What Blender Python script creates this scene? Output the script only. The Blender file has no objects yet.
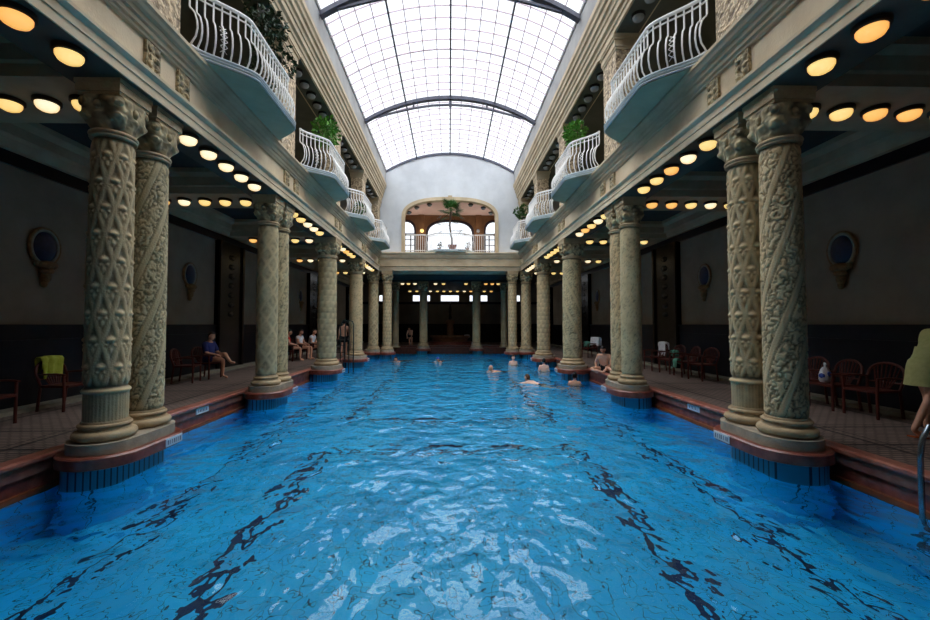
import bpy, bmesh, math, random
from math import sin, cos, pi, sqrt, atan, atan2
from mathutils import Vector, Matrix, noise as mnoise

random.seed(7)
sc = bpy.context.scene
COL = sc.collection
EYE = 1.95          # camera height above the water (water is z = 0)
DECK = 0.42
END = 23.9          # upper gable wall
ORD = ['first', 'second', 'third', 'fourth', 'fifth', 'sixth', 'seventh', 'eighth', 'ninth', 'tenth', 'eleventh']

# ------------------------------------------------------------------ materials
def new_mat(name):
    m = bpy.data.materials.new(name); m.use_nodes = True
    nt = m.node_tree
    return m, nt, nt.nodes['Principled BSDF'], nt.nodes['Material Output']

def rgb(r, g, b):
    f = lambda c: ((c / 255 + 0.055) / 1.055) ** 2.4 if c > 10 else c / 255 / 12.92
    return (f(r), f(g), f(b), 1)

def N(nt, t, **kw):
    n = nt.nodes.new(t)
    for k, v in kw.items():
        if k in n.inputs: n.inputs[k].default_value = v
        else: setattr(n, k, v)
    return n

def mottled(name, c1, c2, scale=3.0, rough=0.7, bump=0.0, bscale=40.0, detail=4.0, spec=0.3, metal=0.0):
    m, nt, b, o = new_mat(name)
    tc = N(nt, 'ShaderNodeTexCoord')
    n1 = N(nt, 'ShaderNodeTexNoise', Scale=scale, Detail=detail, Roughness=0.6)
    nt.links.new(tc.outputs['Object'], n1.inputs['Vector'])
    r = N(nt, 'ShaderNodeValToRGB')
    r.color_ramp.elements[0].position = 0.35; r.color_ramp.elements[0].color = c1
    r.color_ramp.elements[1].position = 0.65; r.color_ramp.elements[1].color = c2
    nt.links.new(n1.outputs['Fac'], r.inputs['Fac'])
    nt.links.new(r.outputs['Color'], b.inputs['Base Color'])
    b.inputs['Roughness'].default_value = rough
    b.inputs['Specular IOR Level'].default_value = spec
    b.inputs['Metallic'].default_value = metal
    if bump:
        n2 = N(nt, 'ShaderNodeTexNoise', Scale=bscale, Detail=3.0)
        nt.links.new(tc.outputs['Object'], n2.inputs['Vector'])
        bp = N(nt, 'ShaderNodeBump', Strength=bump, Distance=0.02)
        nt.links.new(n2.outputs['Fac'], bp.inputs['Height'])
        nt.links.new(bp.outputs['Normal'], b.inputs['Normal'])
    return m

def plain(name, c, rough=0.6, spec=0.3, metal=0.0):
    c2 = tuple(min(1, x * 1.12) for x in c[:3]) + (1,)
    return mottled(name, c, c2, 9.0, rough, 0, spec=spec, metal=metal)

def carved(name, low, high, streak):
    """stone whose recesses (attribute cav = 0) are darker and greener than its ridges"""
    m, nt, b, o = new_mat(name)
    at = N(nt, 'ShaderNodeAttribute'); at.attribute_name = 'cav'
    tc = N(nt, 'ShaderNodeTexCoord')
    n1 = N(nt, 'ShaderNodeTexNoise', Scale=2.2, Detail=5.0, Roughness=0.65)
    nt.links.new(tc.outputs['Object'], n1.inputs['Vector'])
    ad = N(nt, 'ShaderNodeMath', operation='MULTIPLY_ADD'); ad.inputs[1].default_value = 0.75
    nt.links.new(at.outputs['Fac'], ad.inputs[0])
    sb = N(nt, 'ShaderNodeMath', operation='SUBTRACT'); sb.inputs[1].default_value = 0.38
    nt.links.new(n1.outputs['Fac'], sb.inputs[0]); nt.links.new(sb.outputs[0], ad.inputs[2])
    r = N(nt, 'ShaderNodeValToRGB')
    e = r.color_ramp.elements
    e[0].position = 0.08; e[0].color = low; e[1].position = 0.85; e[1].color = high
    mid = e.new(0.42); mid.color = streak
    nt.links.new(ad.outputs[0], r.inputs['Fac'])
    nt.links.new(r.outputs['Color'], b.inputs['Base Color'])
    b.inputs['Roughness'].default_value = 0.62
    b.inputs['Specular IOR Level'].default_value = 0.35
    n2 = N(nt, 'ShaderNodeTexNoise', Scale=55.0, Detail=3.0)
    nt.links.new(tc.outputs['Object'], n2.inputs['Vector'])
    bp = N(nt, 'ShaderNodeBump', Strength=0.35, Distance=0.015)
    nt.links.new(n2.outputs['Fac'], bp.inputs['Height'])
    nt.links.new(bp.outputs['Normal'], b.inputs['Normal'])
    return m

def relief(name, c_lo, c_hi, scale):
    m, nt, b, o = new_mat(name)
    tc = N(nt, 'ShaderNodeTexCoord')
    w = N(nt, 'ShaderNodeTexNoise', Scale=scale * 0.6, Detail=2.0)
    v = N(nt, 'ShaderNodeTexVoronoi', Scale=scale, feature='SMOOTH_F1')
    mx = N(nt, 'ShaderNodeVectorMath', operation='MULTIPLY_ADD')
    mx.inputs[1].default_value = (0.25, 0.25, 0.25)
    nt.links.new(tc.outputs['Object'], w.inputs['Vector'])
    nt.links.new(w.outputs['Color'], mx.inputs[0]); nt.links.new(tc.outputs['Object'], mx.inputs[2])
    nt.links.new(mx.outputs[0], v.inputs['Vector'])
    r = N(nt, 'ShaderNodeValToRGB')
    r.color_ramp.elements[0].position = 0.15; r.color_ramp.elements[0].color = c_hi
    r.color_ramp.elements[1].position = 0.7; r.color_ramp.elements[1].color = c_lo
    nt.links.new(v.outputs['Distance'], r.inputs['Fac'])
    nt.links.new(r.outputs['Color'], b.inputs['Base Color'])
    b.inputs['Roughness'].default_value = 0.75
    bp = N(nt, 'ShaderNodeBump', Strength=0.9, Distance=0.05); bp.invert = True
    nt.links.new(v.outputs['Distance'], bp.inputs['Height'])
    nt.links.new(bp.outputs['Normal'], b.inputs['Normal'])
    return m

def mosaic(name, c1, c2, cm, sx, bands):
    """small floor tiles, with dark border bands at given |X| values"""
    m, nt, b, o = new_mat(name)
    tc = N(nt, 'ShaderNodeTexCoord')
    mp = N(nt, 'ShaderNodeMapping'); mp.inputs['Rotation'].default_value = (0, 0, 0.0)
    br = N(nt, 'ShaderNodeTexBrick', Scale=sx); br.offset = 0.5
    br.inputs['Color1'].default_value = c1; br.inputs['Color2'].default_value = c2; br.inputs['Mortar'].default_value = cm
    br.inputs['Mortar Size'].default_value = 0.09; br.inputs['Brick Width'].default_value = 0.9; br.inputs['Row Height'].default_value = 0.45
    nt.links.new(tc.outputs['Object'], mp.inputs['Vector']); nt.links.new(mp.outputs[0], br.inputs['Vector'])
    sp = N(nt, 'ShaderNodeSeparateXYZ'); nt.links.new(tc.outputs['Object'], sp.inputs[0])
    ab = N(nt, 'ShaderNodeMath', operation='ABSOLUTE'); nt.links.new(sp.outputs[0], ab.inputs[0])
    tot = None
    def band(src, pos, w):
        c = N(nt, 'ShaderNodeMath', operation='COMPARE'); c.inputs[1].default_value = pos; c.inputs[2].default_value = w
        nt.links.new(src, c.inputs[0]); return c.outputs[0]
    outs = [band(ab.outputs[0], p, w) for p, w in bands]
    my = N(nt, 'ShaderNodeMath', operation='PINGPONG'); my.inputs[1].default_value = 2.275
    sh = N(nt, 'ShaderNodeMath', operation='SUBTRACT'); sh.inputs[1].default_value = 5.69
    nt.links.new(sp.outputs[1], sh.inputs[0]); nt.links.new(sh.outputs[0], my.inputs[0])
    outs.append(band(my.outputs[0], 0.45, 0.03)); outs.append(band(my.outputs[0], 0.6, 0.012))
    for o_ in outs:
        if tot is None: tot = o_
        else:
            a = N(nt, 'ShaderNodeMath', operation='MAXIMUM'); nt.links.new(tot, a.inputs[0]); nt.links.new(o_, a.inputs[1]); tot = a.outputs[0]
    mix = N(nt, 'ShaderNodeMix', data_type='RGBA'); mix.inputs[7].default_value = rgb(40, 34, 34)
    nt.links.new(tot, mix.inputs[0]); nt.links.new(br.outputs['Color'], mix.inputs[6])
    nt.links.new(mix.outputs[2], b.inputs['Base Color'])
    b.inputs['Roughness'].default_value = 0.45; b.inputs['Specular IOR Level'].default_value = 0.3
    return m

def emit(name, c, s, edge=None):
    m, nt, b, o = new_mat(name)
    b.inputs['Base Color'].default_value = c
    b.inputs['Roughness'].default_value = 0.3
    b.inputs['Emission Strength'].default_value = s
    if edge:
        lw = N(nt, 'ShaderNodeLayerWeight', Blend=0.35)
        mx = N(nt, 'ShaderNodeMix', data_type='RGBA'); mx.inputs[6].default_value = c; mx.inputs[7].default_value = edge
        nt.links.new(lw.outputs['Facing'], mx.inputs[0]); nt.links.new(mx.outputs[2], b.inputs['Emission Color'])
    else:
        b.inputs['Emission Color'].default_value = c
    return m

def glass(name, tint=(0.97, 0.98, 1.0, 1)):
    m, nt, b, o = new_mat(name)
    t = N(nt, 'ShaderNodeBsdfTransparent', Color=tint)
    g = N(nt, 'ShaderNodeBsdfGlossy', Roughness=0.08)
    mx = N(nt, 'ShaderNodeMixShader'); mx.inputs[0].default_value = 0.03
    nt.links.new(t.outputs[0], mx.inputs[1]); nt.links.new(g.outputs[0], mx.inputs[2])
    nt.links.new(mx.outputs[0], o.inputs['Surface'])
    return m

def water_mat():
    m, nt, b, o = new_mat('pool_water')
    tc = N(nt, 'ShaderNodeTexCoord')
    mp = N(nt, 'ShaderNodeMapping'); mp.inputs['Scale'].default_value = (1.0, 0.8, 1.0)
    nt.links.new(tc.outputs['Object'], mp.inputs['Vector'])
    n1 = N(nt, 'ShaderNodeTexNoise', Scale=1.8, Detail=1.0, Roughness=0.4, Distortion=0.6)
    n2 = N(nt, 'ShaderNodeTexNoise', Scale=4.2, Detail=1.0, Roughness=0.4, Distortion=0.4)
    n3 = N(nt, 'ShaderNodeTexNoise', Scale=11.0, Detail=1.0, Roughness=0.4)
    for n in (n1, n2, n3): nt.links.new(mp.outputs[0], n.inputs['Vector'])
    a = N(nt, 'ShaderNodeMath', operation='MULTIPLY_ADD'); a.inputs[1].default_value = 0.46
    nt.links.new(n2.outputs['Fac'], a.inputs[0]); nt.links.new(n1.outputs['Fac'], a.inputs[2])
    a2 = N(nt, 'ShaderNodeMath', operation='MULTIPLY_ADD'); a2.inputs[1].default_value = 0.08
    nt.links.new(n3.outputs['Fac'], a2.inputs[0]); nt.links.new(a.outputs[0], a2.inputs[2])
    bp = N(nt, 'ShaderNodeBump', Strength=1.0, Distance=WAVE)
    nt.links.new(a2.outputs[0], bp.inputs['Height'])
    gl = N(nt, 'ShaderNodeBsdfGlass', IOR=1.33, Roughness=0.0, Color=(0.85, 0.985, 1.0, 1))
    nt.links.new(bp.outputs['Normal'], gl.inputs['Normal'])
    nt.links.new(gl.outputs[0], o.inputs['Surface'])
    return m
WAVE = 0.13

def pool_tile():
    """light blue tiles, fine dark joints, dark blue lane lines"""
    m, nt, b, o = new_mat('pool_tile')
    tc = N(nt, 'ShaderNodeTexCoord')
    sp = N(nt, 'ShaderNodeSeparateXYZ'); nt.links.new(tc.outputs['Object'], sp.inputs[0])
    def M(op, a, bb=None, c=None):
        n = N(nt, 'ShaderNodeMath', operation=op)
        for i, v in enumerate((a, bb, c)):
            if v is None: continue
            if isinstance(v, (int, float)): n.inputs[i].default_value = v
            else: nt.links.new(v, n.inputs[i])
        return n.outputs[0]
    ax = M('ABSOLUTE', sp.outputs[0]); y = sp.outputs[1]
    def between(v, lo, hi): return M('MULTIPLY', M('GREATER_THAN', v, lo), M('LESS_THAN', v, hi))
    # three framed lanes along the hall
    lines = None
    for (y0, y1) in ((-3.0, 8.0), (9.9, 16.8), (18.2, 25.6)):
        l = M('MULTIPLY', between(ax, 2.3, 2.46), between(y, y0, y1))
        c = M('MULTIPLY', M('LESS_THAN', ax, 2.4), M('MAXIMUM', between(y, y0, y0 + 0.14), between(y, y1 - 0.14, y1)))
        lines = M('MAXIMUM', M('MAXIMUM', l, c), lines if lines is not None else 0.0)
    edge = M('MULTIPLY', between(ax, 3.7, 3.82), between(y, -3, 26))
    lines = M('MAXIMUM', lines, edge)
    g = 0.30
    jx = M('LESS_THAN', M('PINGPONG', sp.outputs[0], g / 2), 0.006)
    jy = M('LESS_THAN', M('PINGPONG', y, g / 2), 0.006)
    joint = M('MAXIMUM', jx, jy)
    n1 = N(nt, 'ShaderNodeTexNoise', Scale=0.8, Detail=3.0); nt.links.new(tc.outputs['Object'], n1.inputs['Vector'])
    r = N(nt, 'ShaderNodeValToRGB')
    r.color_ramp.elements[0].position = 0.3; r.color_ramp.elements[0].color = TILE_A
    r.color_ramp.elements[1].position = 0.7; r.color_ramp.elements[1].color = TILE_B
    nt.links.new(n1.outputs['Fac'], r.inputs['Fac'])
    m1 = N(nt, 'ShaderNodeMix', data_type='RGBA'); m1.inputs[7].default_value = (0.0, 0.07, 0.14, 1)
    nt.links.new(joint, m1.inputs[0]); nt.links.new(r.outputs[0], m1.inputs[6])
    m2 = N(nt, 'ShaderNodeMix', data_type='RGBA'); m2.inputs[7].default_value = (0.001, 0.012, 0.07, 1)
    nt.links.new(lines, m2.inputs[0]); nt.links.new(m1.outputs[2], m2.inputs[6])
    nt.links.new(m2.outputs[2], b.inputs['Base Color'])
    b.inputs['Roughness'].default_value = 0.5
    return m
TILE_A = (0.003, 0.44, 0.84, 1); TILE_B = (0.012, 0.58, 0.98, 1)

def stripe_tile(name):
    m, nt, b, o = new_mat(name)
    tc = N(nt, 'ShaderNodeTexCoord')
    sp = N(nt, 'ShaderNodeSeparateXYZ'); nt.links.new(tc.outputs['Object'], sp.inputs[0])
    at = N(nt, 'ShaderNodeMath', operation='ADD'); nt.links.new(sp.outputs[0], at.inputs[0]); nt.links.new(sp.outputs[1], at.inputs[1])
    pp = N(nt, 'ShaderNodeMath', operation='PINGPONG'); pp.inputs[1].default_value = 0.045
    nt.links.new(at.outputs[0], pp.inputs[0])
    lt = N(nt, 'ShaderNodeMath', operation='LESS_THAN'); lt.inputs[1].default_value = 0.011
    nt.links.new(pp.outputs[0], lt.inputs[0])
    mx = N(nt, 'ShaderNodeMix', data_type='RGBA'); mx.inputs[6].default_value = (0.02, 0.20, 0.34, 1); mx.inputs[7].default_value = (0.004, 0.02, 0.04, 1)
    nt.links.new(lt.outputs[0], mx.inputs[0]); nt.links.new(mx.outputs[2], b.inputs['Base Color'])
    b.inputs['Roughness'].default_value = 0.35
    return m

M_ = {}
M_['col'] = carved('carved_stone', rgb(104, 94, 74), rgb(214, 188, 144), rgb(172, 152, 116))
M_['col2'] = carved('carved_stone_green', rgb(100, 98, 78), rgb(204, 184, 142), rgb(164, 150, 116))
M_['base'] = mottled('base_stone', rgb(158, 136, 104), rgb(188, 164, 128), 5, 0.6, 0.3)
M_['plinth'] = mottled('plinth_stone', rgb(140, 132, 118), rgb(176, 160, 138), 4, 0.7, 0.3)
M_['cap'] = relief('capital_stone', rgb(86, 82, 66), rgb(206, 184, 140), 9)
M_['fascia'] = mottled('fascia_stone', rgb(204, 182, 150), rgb(230, 210, 178), 1.2, 0.75, 0.15, 30)
M_['moulding'] = mottled('moulding_stone', rgb(176, 158, 130), rgb(198, 180, 150), 1.5, 0.7, 0.15, 30)
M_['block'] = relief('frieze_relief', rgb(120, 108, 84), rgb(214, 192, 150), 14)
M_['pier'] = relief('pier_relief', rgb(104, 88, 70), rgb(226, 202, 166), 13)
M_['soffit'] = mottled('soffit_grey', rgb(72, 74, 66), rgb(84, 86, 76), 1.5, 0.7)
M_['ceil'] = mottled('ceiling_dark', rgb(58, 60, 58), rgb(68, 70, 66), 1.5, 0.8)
M_['beam'] = mottled('beam_stone', rgb(168, 146, 114), rgb(188, 164, 132), 1.5, 0.75)
M_['panel'] = mottled('wall_plaster', rgb(130, 114, 94), rgb(144, 128, 108), 1.2, 0.9, 0.1, 60)
M_['black'] = mottled('dark_marble', rgb(15, 16, 23), rgb(23, 24, 32), 3, 0.35, spec=0.25)
M_['dkpil'] = mottled('dark_pilaster', rgb(18, 16, 18), rgb(30, 22, 22), 5, 0.25, spec=0.4)
M_['deck'] = mosaic('deck_mosaic', rgb(150, 132, 122), rgb(128, 110, 102), rgb(84, 72, 68), 6.0, [(5.45, .03), (5.6, .012), (7.1, .03)])
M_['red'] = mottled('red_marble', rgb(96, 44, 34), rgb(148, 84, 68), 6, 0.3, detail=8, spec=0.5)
M_['red_highlight'] = mottled('red_marble_highlight', rgb(146, 82, 68), rgb(182, 118, 100), 6, 0.3, detail=8, spec=0.5)  # paler copy of the red marble, highlight along the coping painted in
M_['greymarble'] = mottled('pink_marble', rgb(126, 76, 62), rgb(158, 104, 88), 6, 0.35, detail=8, spec=0.4)
M_['darkred'] = mottled('dark_red_marble', rgb(58, 34, 30), rgb(84, 52, 44), 6, 0.4, detail=8)
M_['rust'] = mottled('rust_edge', rgb(116, 62, 34), rgb(148, 84, 48), 6, 0.4)
M_['plaque'] = mottled('plaque_white', rgb(190, 204, 216), rgb(206, 218, 228), 6, 0.4)
M_['ink'] = plain('plaque_ink', rgb(96, 110, 130))
M_['stripe'] = stripe_tile('pier_tile')
M_['tile'] = pool_tile()
M_['water'] = water_mat()
M_['gable'] = mottled('gable_plaster', rgb(188, 192, 196), rgb(206, 210, 214), 0.9, 0.9, 0.1, 20, detail=6)
M_['cove'] = mottled('cove_plaster', rgb(150, 150, 150), rgb(170, 170, 168), 1.2, 0.9)
M_['white'] = plain('white_paint', rgb(236, 234, 232), 0.45)
M_['teal'] = mottled('teal_paint', rgb(158, 170, 144), rgb(172, 184, 158), 2, 0.7)
M_['tealedge'] = mottled('pale_blue_paint', rgb(186, 196, 200), rgb(204, 212, 214), 2, 0.6)
M_['steel'] = plain('blue_grey_steel', rgb(74, 76, 90), 0.5)
M_['bar'] = plain('glazing_bar', rgb(196, 176, 188), 0.6)
M_['glass'] = glass('skylight_glass')
M_['winglass'] = glass('window_glass')
M_['pink'] = mottled('pink_ceiling', rgb(222, 190, 184), rgb(232, 204, 196), 1, 0.8)
M_['brown'] = mottled('brown_wood', rgb(108, 76, 50), rgb(130, 94, 64), 2, 0.6)
M_['frame'] = plain('dark_frame', rgb(44, 34, 44), 0.5)
M_['housing'] = plain('lamp_housing', rgb(26, 24, 24), 0.5)
M_['unlit'] = plain('unlit_glass', rgb(140, 142, 144), 0.25, 0.5)
M_['lampY'] = emit('lamp_yellow', (1.0, 0.74, 0.28, 1), 1.0, (0.9, 0.45, 0.08, 1))
M_['lampO'] = emit('lamp_orange', (1.0, 0.56, 0.16, 1), 1.0, (0.9, 0.30, 0.04, 1))
M_['lampW'] = emit('lamp_white', (1.0, 0.90, 0.62, 1), 1.1, (1.0, 0.58, 0.18, 1))
M_['chair'] = plain('red_brown_chair', rgb(78, 32, 25), 0.5)
M_['chair_dark'] = plain('dark_brown_chair', rgb(62, 30, 24), 0.5)
M_['leaf'] = mottled('leaf_green', rgb(40, 76, 34), rgb(70, 112, 48), 14, 0.5)
M_['leafdark'] = mottled('leaf_dark', rgb(30, 48, 30), rgb(52, 72, 44), 14, 0.5)
M_['leafbright'] = mottled('leaf_bright', rgb(64, 124, 40), rgb(104, 160, 62), 14, 0.5)
M_['trunk'] = mottled('palm_trunk', rgb(84, 70, 62), rgb(110, 94, 82), 20, 0.8, 0.5)
M_['pot'] = mottled('terracotta', rgb(140, 76, 58), rgb(160, 92, 72), 6, 0.8)
M_['skin'] = mottled('skin', rgb(206, 150, 122), rgb(220, 168, 140), 8, 0.5)
M_['skinp'] = mottled('skin_pale', rgb(222, 178, 156), rgb(232, 192, 172), 8, 0.5)
M_['hairk'] = plain('black_hair', rgb(22, 18, 18), 0.5)
M_['hairb'] = plain('brown_hair', rgb(74, 48, 32), 0.5)
M_['capb'] = plain('blue_cap', rgb(40, 80, 190), 0.4)
M_['eye'] = plain('eye_dark', rgb(30, 24, 22), 0.3)
M_['lip'] = plain('lip', rgb(160, 84, 76), 0.5)
M_['navy'] = plain('navy_cloth', rgb(44, 50, 104), 0.9)
M_['blackcloth'] = plain('black_cloth', rgb(24, 24, 28), 0.9)
M_['redcloth'] = plain('red_cloth', rgb(190, 40, 34), 0.9)
M_['whitecloth'] = mottled('white_cloth', rgb(214, 214, 220), rgb(236, 236, 240), 10, 0.9, 0.4, 30)
M_['lime'] = mottled('lime_cloth', rgb(164, 172, 58), rgb(186, 192, 78), 10, 0.9, 0.5, 30)
M_['dress'] = mottled('pale_green_cloth', rgb(168, 166, 106), rgb(188, 184, 124), 8, 0.9, 0.4, 20)
M_['mint'] = mottled('mint_cloth', rgb(84, 150, 130), rgb(110, 168, 148), 10, 0.9, 0.4, 30)
M_['bluecloth'] = plain('blue_print', rgb(50, 80, 170), 0.6)
M_['sandal'] = plain('orange_sandal', rgb(170, 84, 40), 0.7)
M_['chrome'] = mottled('ladder_steel', rgb(120, 130, 140), rgb(150, 160, 170), 6, 0.25, metal=0.9)
M_['greenrail'] = plain('dark_green_rail', rgb(34, 44, 44), 0.4)
M_['sconce'] = mottled('sconce_stone', rgb(112, 86, 54), rgb(140, 110, 72), 14, 0.6, 0.6, 20)
M_['sconceblue'] = mottled('blue_glaze', rgb(14, 22, 44), rgb(22, 36, 66), 10, 0.4, spec=0.35)
M_['cream'] = mottled('cream_border', rgb(128, 124, 112), rgb(146, 142, 128), 8, 0.6)
M_['fountain'] = mottled('fountain_stone', rgb(124, 86, 60), rgb(154, 112, 82), 5, 0.6, 0.3)
M_['bronze'] = plain('dark_bronze', rgb(40, 36, 34), 0.4)
M_['endwall'] = mottled('end_wall', rgb(112, 104, 96), rgb(126, 118, 108), 1.2, 0.9)

# ------------------------------------------------------------------ mesh builder
class MB:
    def __init__(s): s.v = []; s.f = []; s.cav = None
    def add(s, vs, fs):
        o = len(s.v); s.v += [tuple(v) for v in vs]; s.f += [tuple(i + o for i in f) for f in fs]; return s
    def box(s, x0, x1, y0, y1, z0, z1):
        x0, x1 = min(x0, x1), max(x0, x1); y0, y1 = min(y0, y1), max(y0, y1)
        return s.add([(x0, y0, z0), (x1, y0, z0), (x1, y1, z0), (x0, y1, z0), (x0, y0, z1), (x1, y0, z1), (x1, y1, z1), (x0, y1, z1)],
              [(0, 3, 2, 1), (4, 5, 6, 7), (0, 1, 5, 4), (1, 2, 6, 5), (2, 3, 7, 6), (3, 0, 4, 7)])
    def lathe(s, prof, n=32, c=(0, 0, 0), caps=True, sx=1, sy=1):
        vs = []; fs = []; k = len(prof)
        for (r, z) in prof:
            for i in range(n):
                a = 2 * pi * i / n
                vs.append((c[0] + r * cos(a) * sx, c[1] + r * sin(a) * sy, c[2] + z))
        for j in range(k - 1):
            for i in range(n):
                fs.append((j * n + i, j * n + (i + 1) % n, (j + 1) * n + (i + 1) % n, (j + 1) * n + i))
        if caps:
            fs.append(tuple(range(n - 1, -1, -1))); fs.append(tuple((k - 1) * n + i for i in range(n)))
        return s.add(vs, fs)
    def loft(s, rings, caps=True, closed=False):
        n = len(rings[0]); vs = [p for r in rings for p in r]; fs = []; k = len(rings)
        for j in range(k if closed else k - 1):
            j2 = (j + 1) % k
            for i in range(n):
                fs.append((j * n + i, j * n + (i + 1) % n, j2 * n + (i + 1) % n, j2 * n + i))
        if caps and not closed:
            fs.append(tuple(range(n - 1, -1, -1))); fs.append(tuple((k - 1) * n + i for i in range(n)))
        return s.add(vs, fs)
    def prism_y(s, pts, y0, y1):      # polygon in (x, z) swept along y
        return s.loft([[(x, y0, z) for x, z in pts], [(x, y1, z) for x, z in pts]])
    def prism_x(s, pts, x0, x1):      # polygon in (y, z) swept along x
        return s.loft([[(x0, y, z) for y, z in pts], [(x1, y, z) for y, z in pts]])
    def prism_z(s, pts, z0, z1):
        return s.loft([[(x, y, z0) for x, y in pts], [(x, y, z1) for x, y in pts]])
    def tube(s, path, r, n=8, closed=False, flat=1.0):
        P = [Vector(p) for p in path]; k = len(P); rings = []
        rr = r if isinstance(r, (list, tuple)) else [r] * k
        up = Vector((0, 0, 1)); prevx = None
        for i in range(k):
            a = P[(i - 1) % k] if (closed or i > 0) else P[i]; b = P[(i + 1) % k] if (closed or i < k - 1) else P[i]
            t = (b - a).normalized()
            if prevx is None:
                x = t.cross(up) if abs(t.z) < 0.95 else t.cross(Vector((0, 1, 0)))
            else:
                x = prevx - t * prevx.dot(t)
            if x.length < 1e-6: x = t.cross(Vector((1, 0, 0)))
            x.normalize(); y = t.cross(x); prevx = x
            rings.append([tuple(P[i] + x * (cos(2 * pi * j / n) * rr[i]) + y * (sin(2 * pi * j / n) * rr[i] * flat)) for j in range(n)])
        return s.loft(rings, True, closed)
    def ball(s, c, rx, ry=None, rz=None, n=12, m=8, rot=None):
        ry = rx if ry is None else ry; rz = rx if rz is None else rz
        vs = []; fs = []
        R = rot or Matrix.Identity(3)
        for j in range(1, m):
            p = pi * j / m
            for i in range(n):
                a = 2 * pi * i / n
                v = R @ Vector((rx * sin(p) * cos(a), ry * sin(p) * sin(a), rz * cos(p)))
                vs.append((c[0] + v.x, c[1] + v.y, c[2] + v.z))
        t = R @ Vector((0, 0, rz)); top = len(vs); vs.append((c[0] + t.x, c[1] + t.y, c[2] + t.z)); vs.append((c[0] - t.x, c[1] - t.y, c[2] - t.z))
        for j in range(m - 2):
            for i in range(n):
                fs.append((j * n + i, (j + 1) * n + i, (j + 1) * n + (i + 1) % n, j * n + (i + 1) % n))
        for i in range(n):
            fs.append((top, i, (i + 1) % n)); fs.append((top + 1, (m - 2) * n + (i + 1) % n, (m - 2) * n + i))
        return s.add(vs, fs)
    def from_mesh(s, me, mat=None):
        vs = [(mat @ v.co if mat else v.co) for v in me.vertices]
        return s.add(vs, [tuple(p.vertices) for p in me.polygons])
    def build(s, name, mat, parent=None, smooth=False, loc=None, fix=True):
        me = bpy.data.meshes.new(name); me.from_pydata(s.v, [], s.f)
        if fix:
            bm = bmesh.new(); bm.from_mesh(me); bmesh.ops.recalc_face_normals(bm, faces=bm.faces); bm.to_mesh(me); bm.free()
        if smooth:
            me.polygons.foreach_set('use_smooth', [True] * len(me.polygons))
            try: me.set_sharp_from_angle(angle=smooth if smooth is not True else 0.7)
            except Exception: pass
        if s.cav:
            at = me.attributes.new('cav', 'FLOAT', 'POINT'); at.data.foreach_set('value', s.cav)
        me.materials.append(mat)
        o = bpy.data.objects.new(name, me); COL.objects.link(o)
        if parent is not None: o.parent = parent
        if loc is not None: o.location = loc
        return o

def tag(o, label=None, cat=None, group=None, kind=None):
    if label: o['label'] = label
    if cat: o['category'] = cat
    if group: o['group'] = group
    if kind: o['kind'] = kind
    return o
def thing(name, label, cat, loc=(0, 0, 0), rz=0.0, group=None):
    o = bpy.data.objects.new(name, None); COL.objects.link(o)
    o.empty_display_size = 0.2
    o.location = loc; o.rotation_euler = (0, 0, rz)
    return tag(o, label, cat, group)
def struct(name, mb, mat, parent=None, smooth=False):
    o = mb.build(name, mat, parent, smooth)
    if parent is None: o['kind'] = 'structure'
    return o
def copy_tree(o, parent=None):
    c = o.copy(); COL.objects.link(c)
    if parent is not None: c.parent = parent
    for ch in list(o.children): copy_tree(ch, c)
    return c
def dup(root, loc, rz, label, group=None):
    c = copy_tree(root); c.location = loc; c.rotation_euler = (0, 0, rz); c['label'] = label
    if group: c['group'] = group
    return c
def smooth01(t): t = max(0.0, min(1.0, t)); return t * t * (3 - 2 * t)

# ------------------------------------------------------------------ camera
FPX = 415.0; VX, VY = 449.5, 324.5
cam = bpy.data.cameras.new('camera'); cam.lens = FPX / 930 * 36; cam.sensor_width = 36; cam.clip_start = 0.05; cam.clip_end = 300
co = bpy.data.objects.new('camera', cam); COL.objects.link(co)
SHX = 7.0; cam.shift_x = SHX / 930
pitch = atan((VY - 310) / FPX); yaw = atan((465 - SHX - VX) / FPX * cos(pitch))
co.location = (-0.03, 0, EYE); co.rotation_euler = (pi / 2 + pitch, 0, -yaw)
sc.camera = co
R = lambda r: EYE + r         # heights measured from eye level

# ------------------------------------------------------------------ layout
PAIRS = [5.69, 10.27]; SINGLES = [14.78, 19.3]; ENDROW = 23.7
CX = 4.36
SOF = R(3.04)      # architrave soffit
Y0 = -4.0
WX = 7.8
PIERS = [(1.14, 0.33), (5.69, 0.33), (10.27, 0.33), (14.78, 0.0), (19.3, 0.0)]
BAYC = [7.75, 12.38, 16.95, 21.4]

# ------------------------------------------------------------------ setting: pool
b = MB()
b.add([(-4.84, Y0, -1.4), (4.84, Y0, -1.4), (4.84, 27.2, -1.4), (-4.84, 27.2, -1.4)], [(0, 1, 2, 3)])
b.add([(-4.84, Y0, -1.4), (-4.84, 27.2, -1.4), (-4.84, 27.2, 0.04), (-4.84, Y0, 0.04)], [(0, 1, 2, 3)])
b.add([(4.84, Y0, -1.4), (4.84, 27.2, -1.4), (4.84, 27.2, 0.04), (4.84, Y0, 0.04)], [(0, 3, 2, 1)])
b.add([(-4.84, 27.2, -1.4), (4.84, 27.2, -1.4), (4.84, 27.2, 0.04), (-4.84, 27.2, 0.04)], [(0, 1, 2, 3)])
b.add([(-4.84, Y0, -1.4), (4.84, Y0, -1.4), (4.84, Y0, 0.04), (-4.84, Y0, 0.04)], [(0, 3, 2, 1)])
pb = b.build('pool_basin', M_['tile'], fix=False); tag(pb, 'light blue tiled pool basin with dark blue lane lines', 'pool', kind='structure')
b = MB(); nx, ny = 48, 156
vs = [(-4.84 + 9.68 * i / nx, Y0 + 31.2 * j / ny, 0) for j in range(ny + 1) for i in range(nx + 1)]
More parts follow.
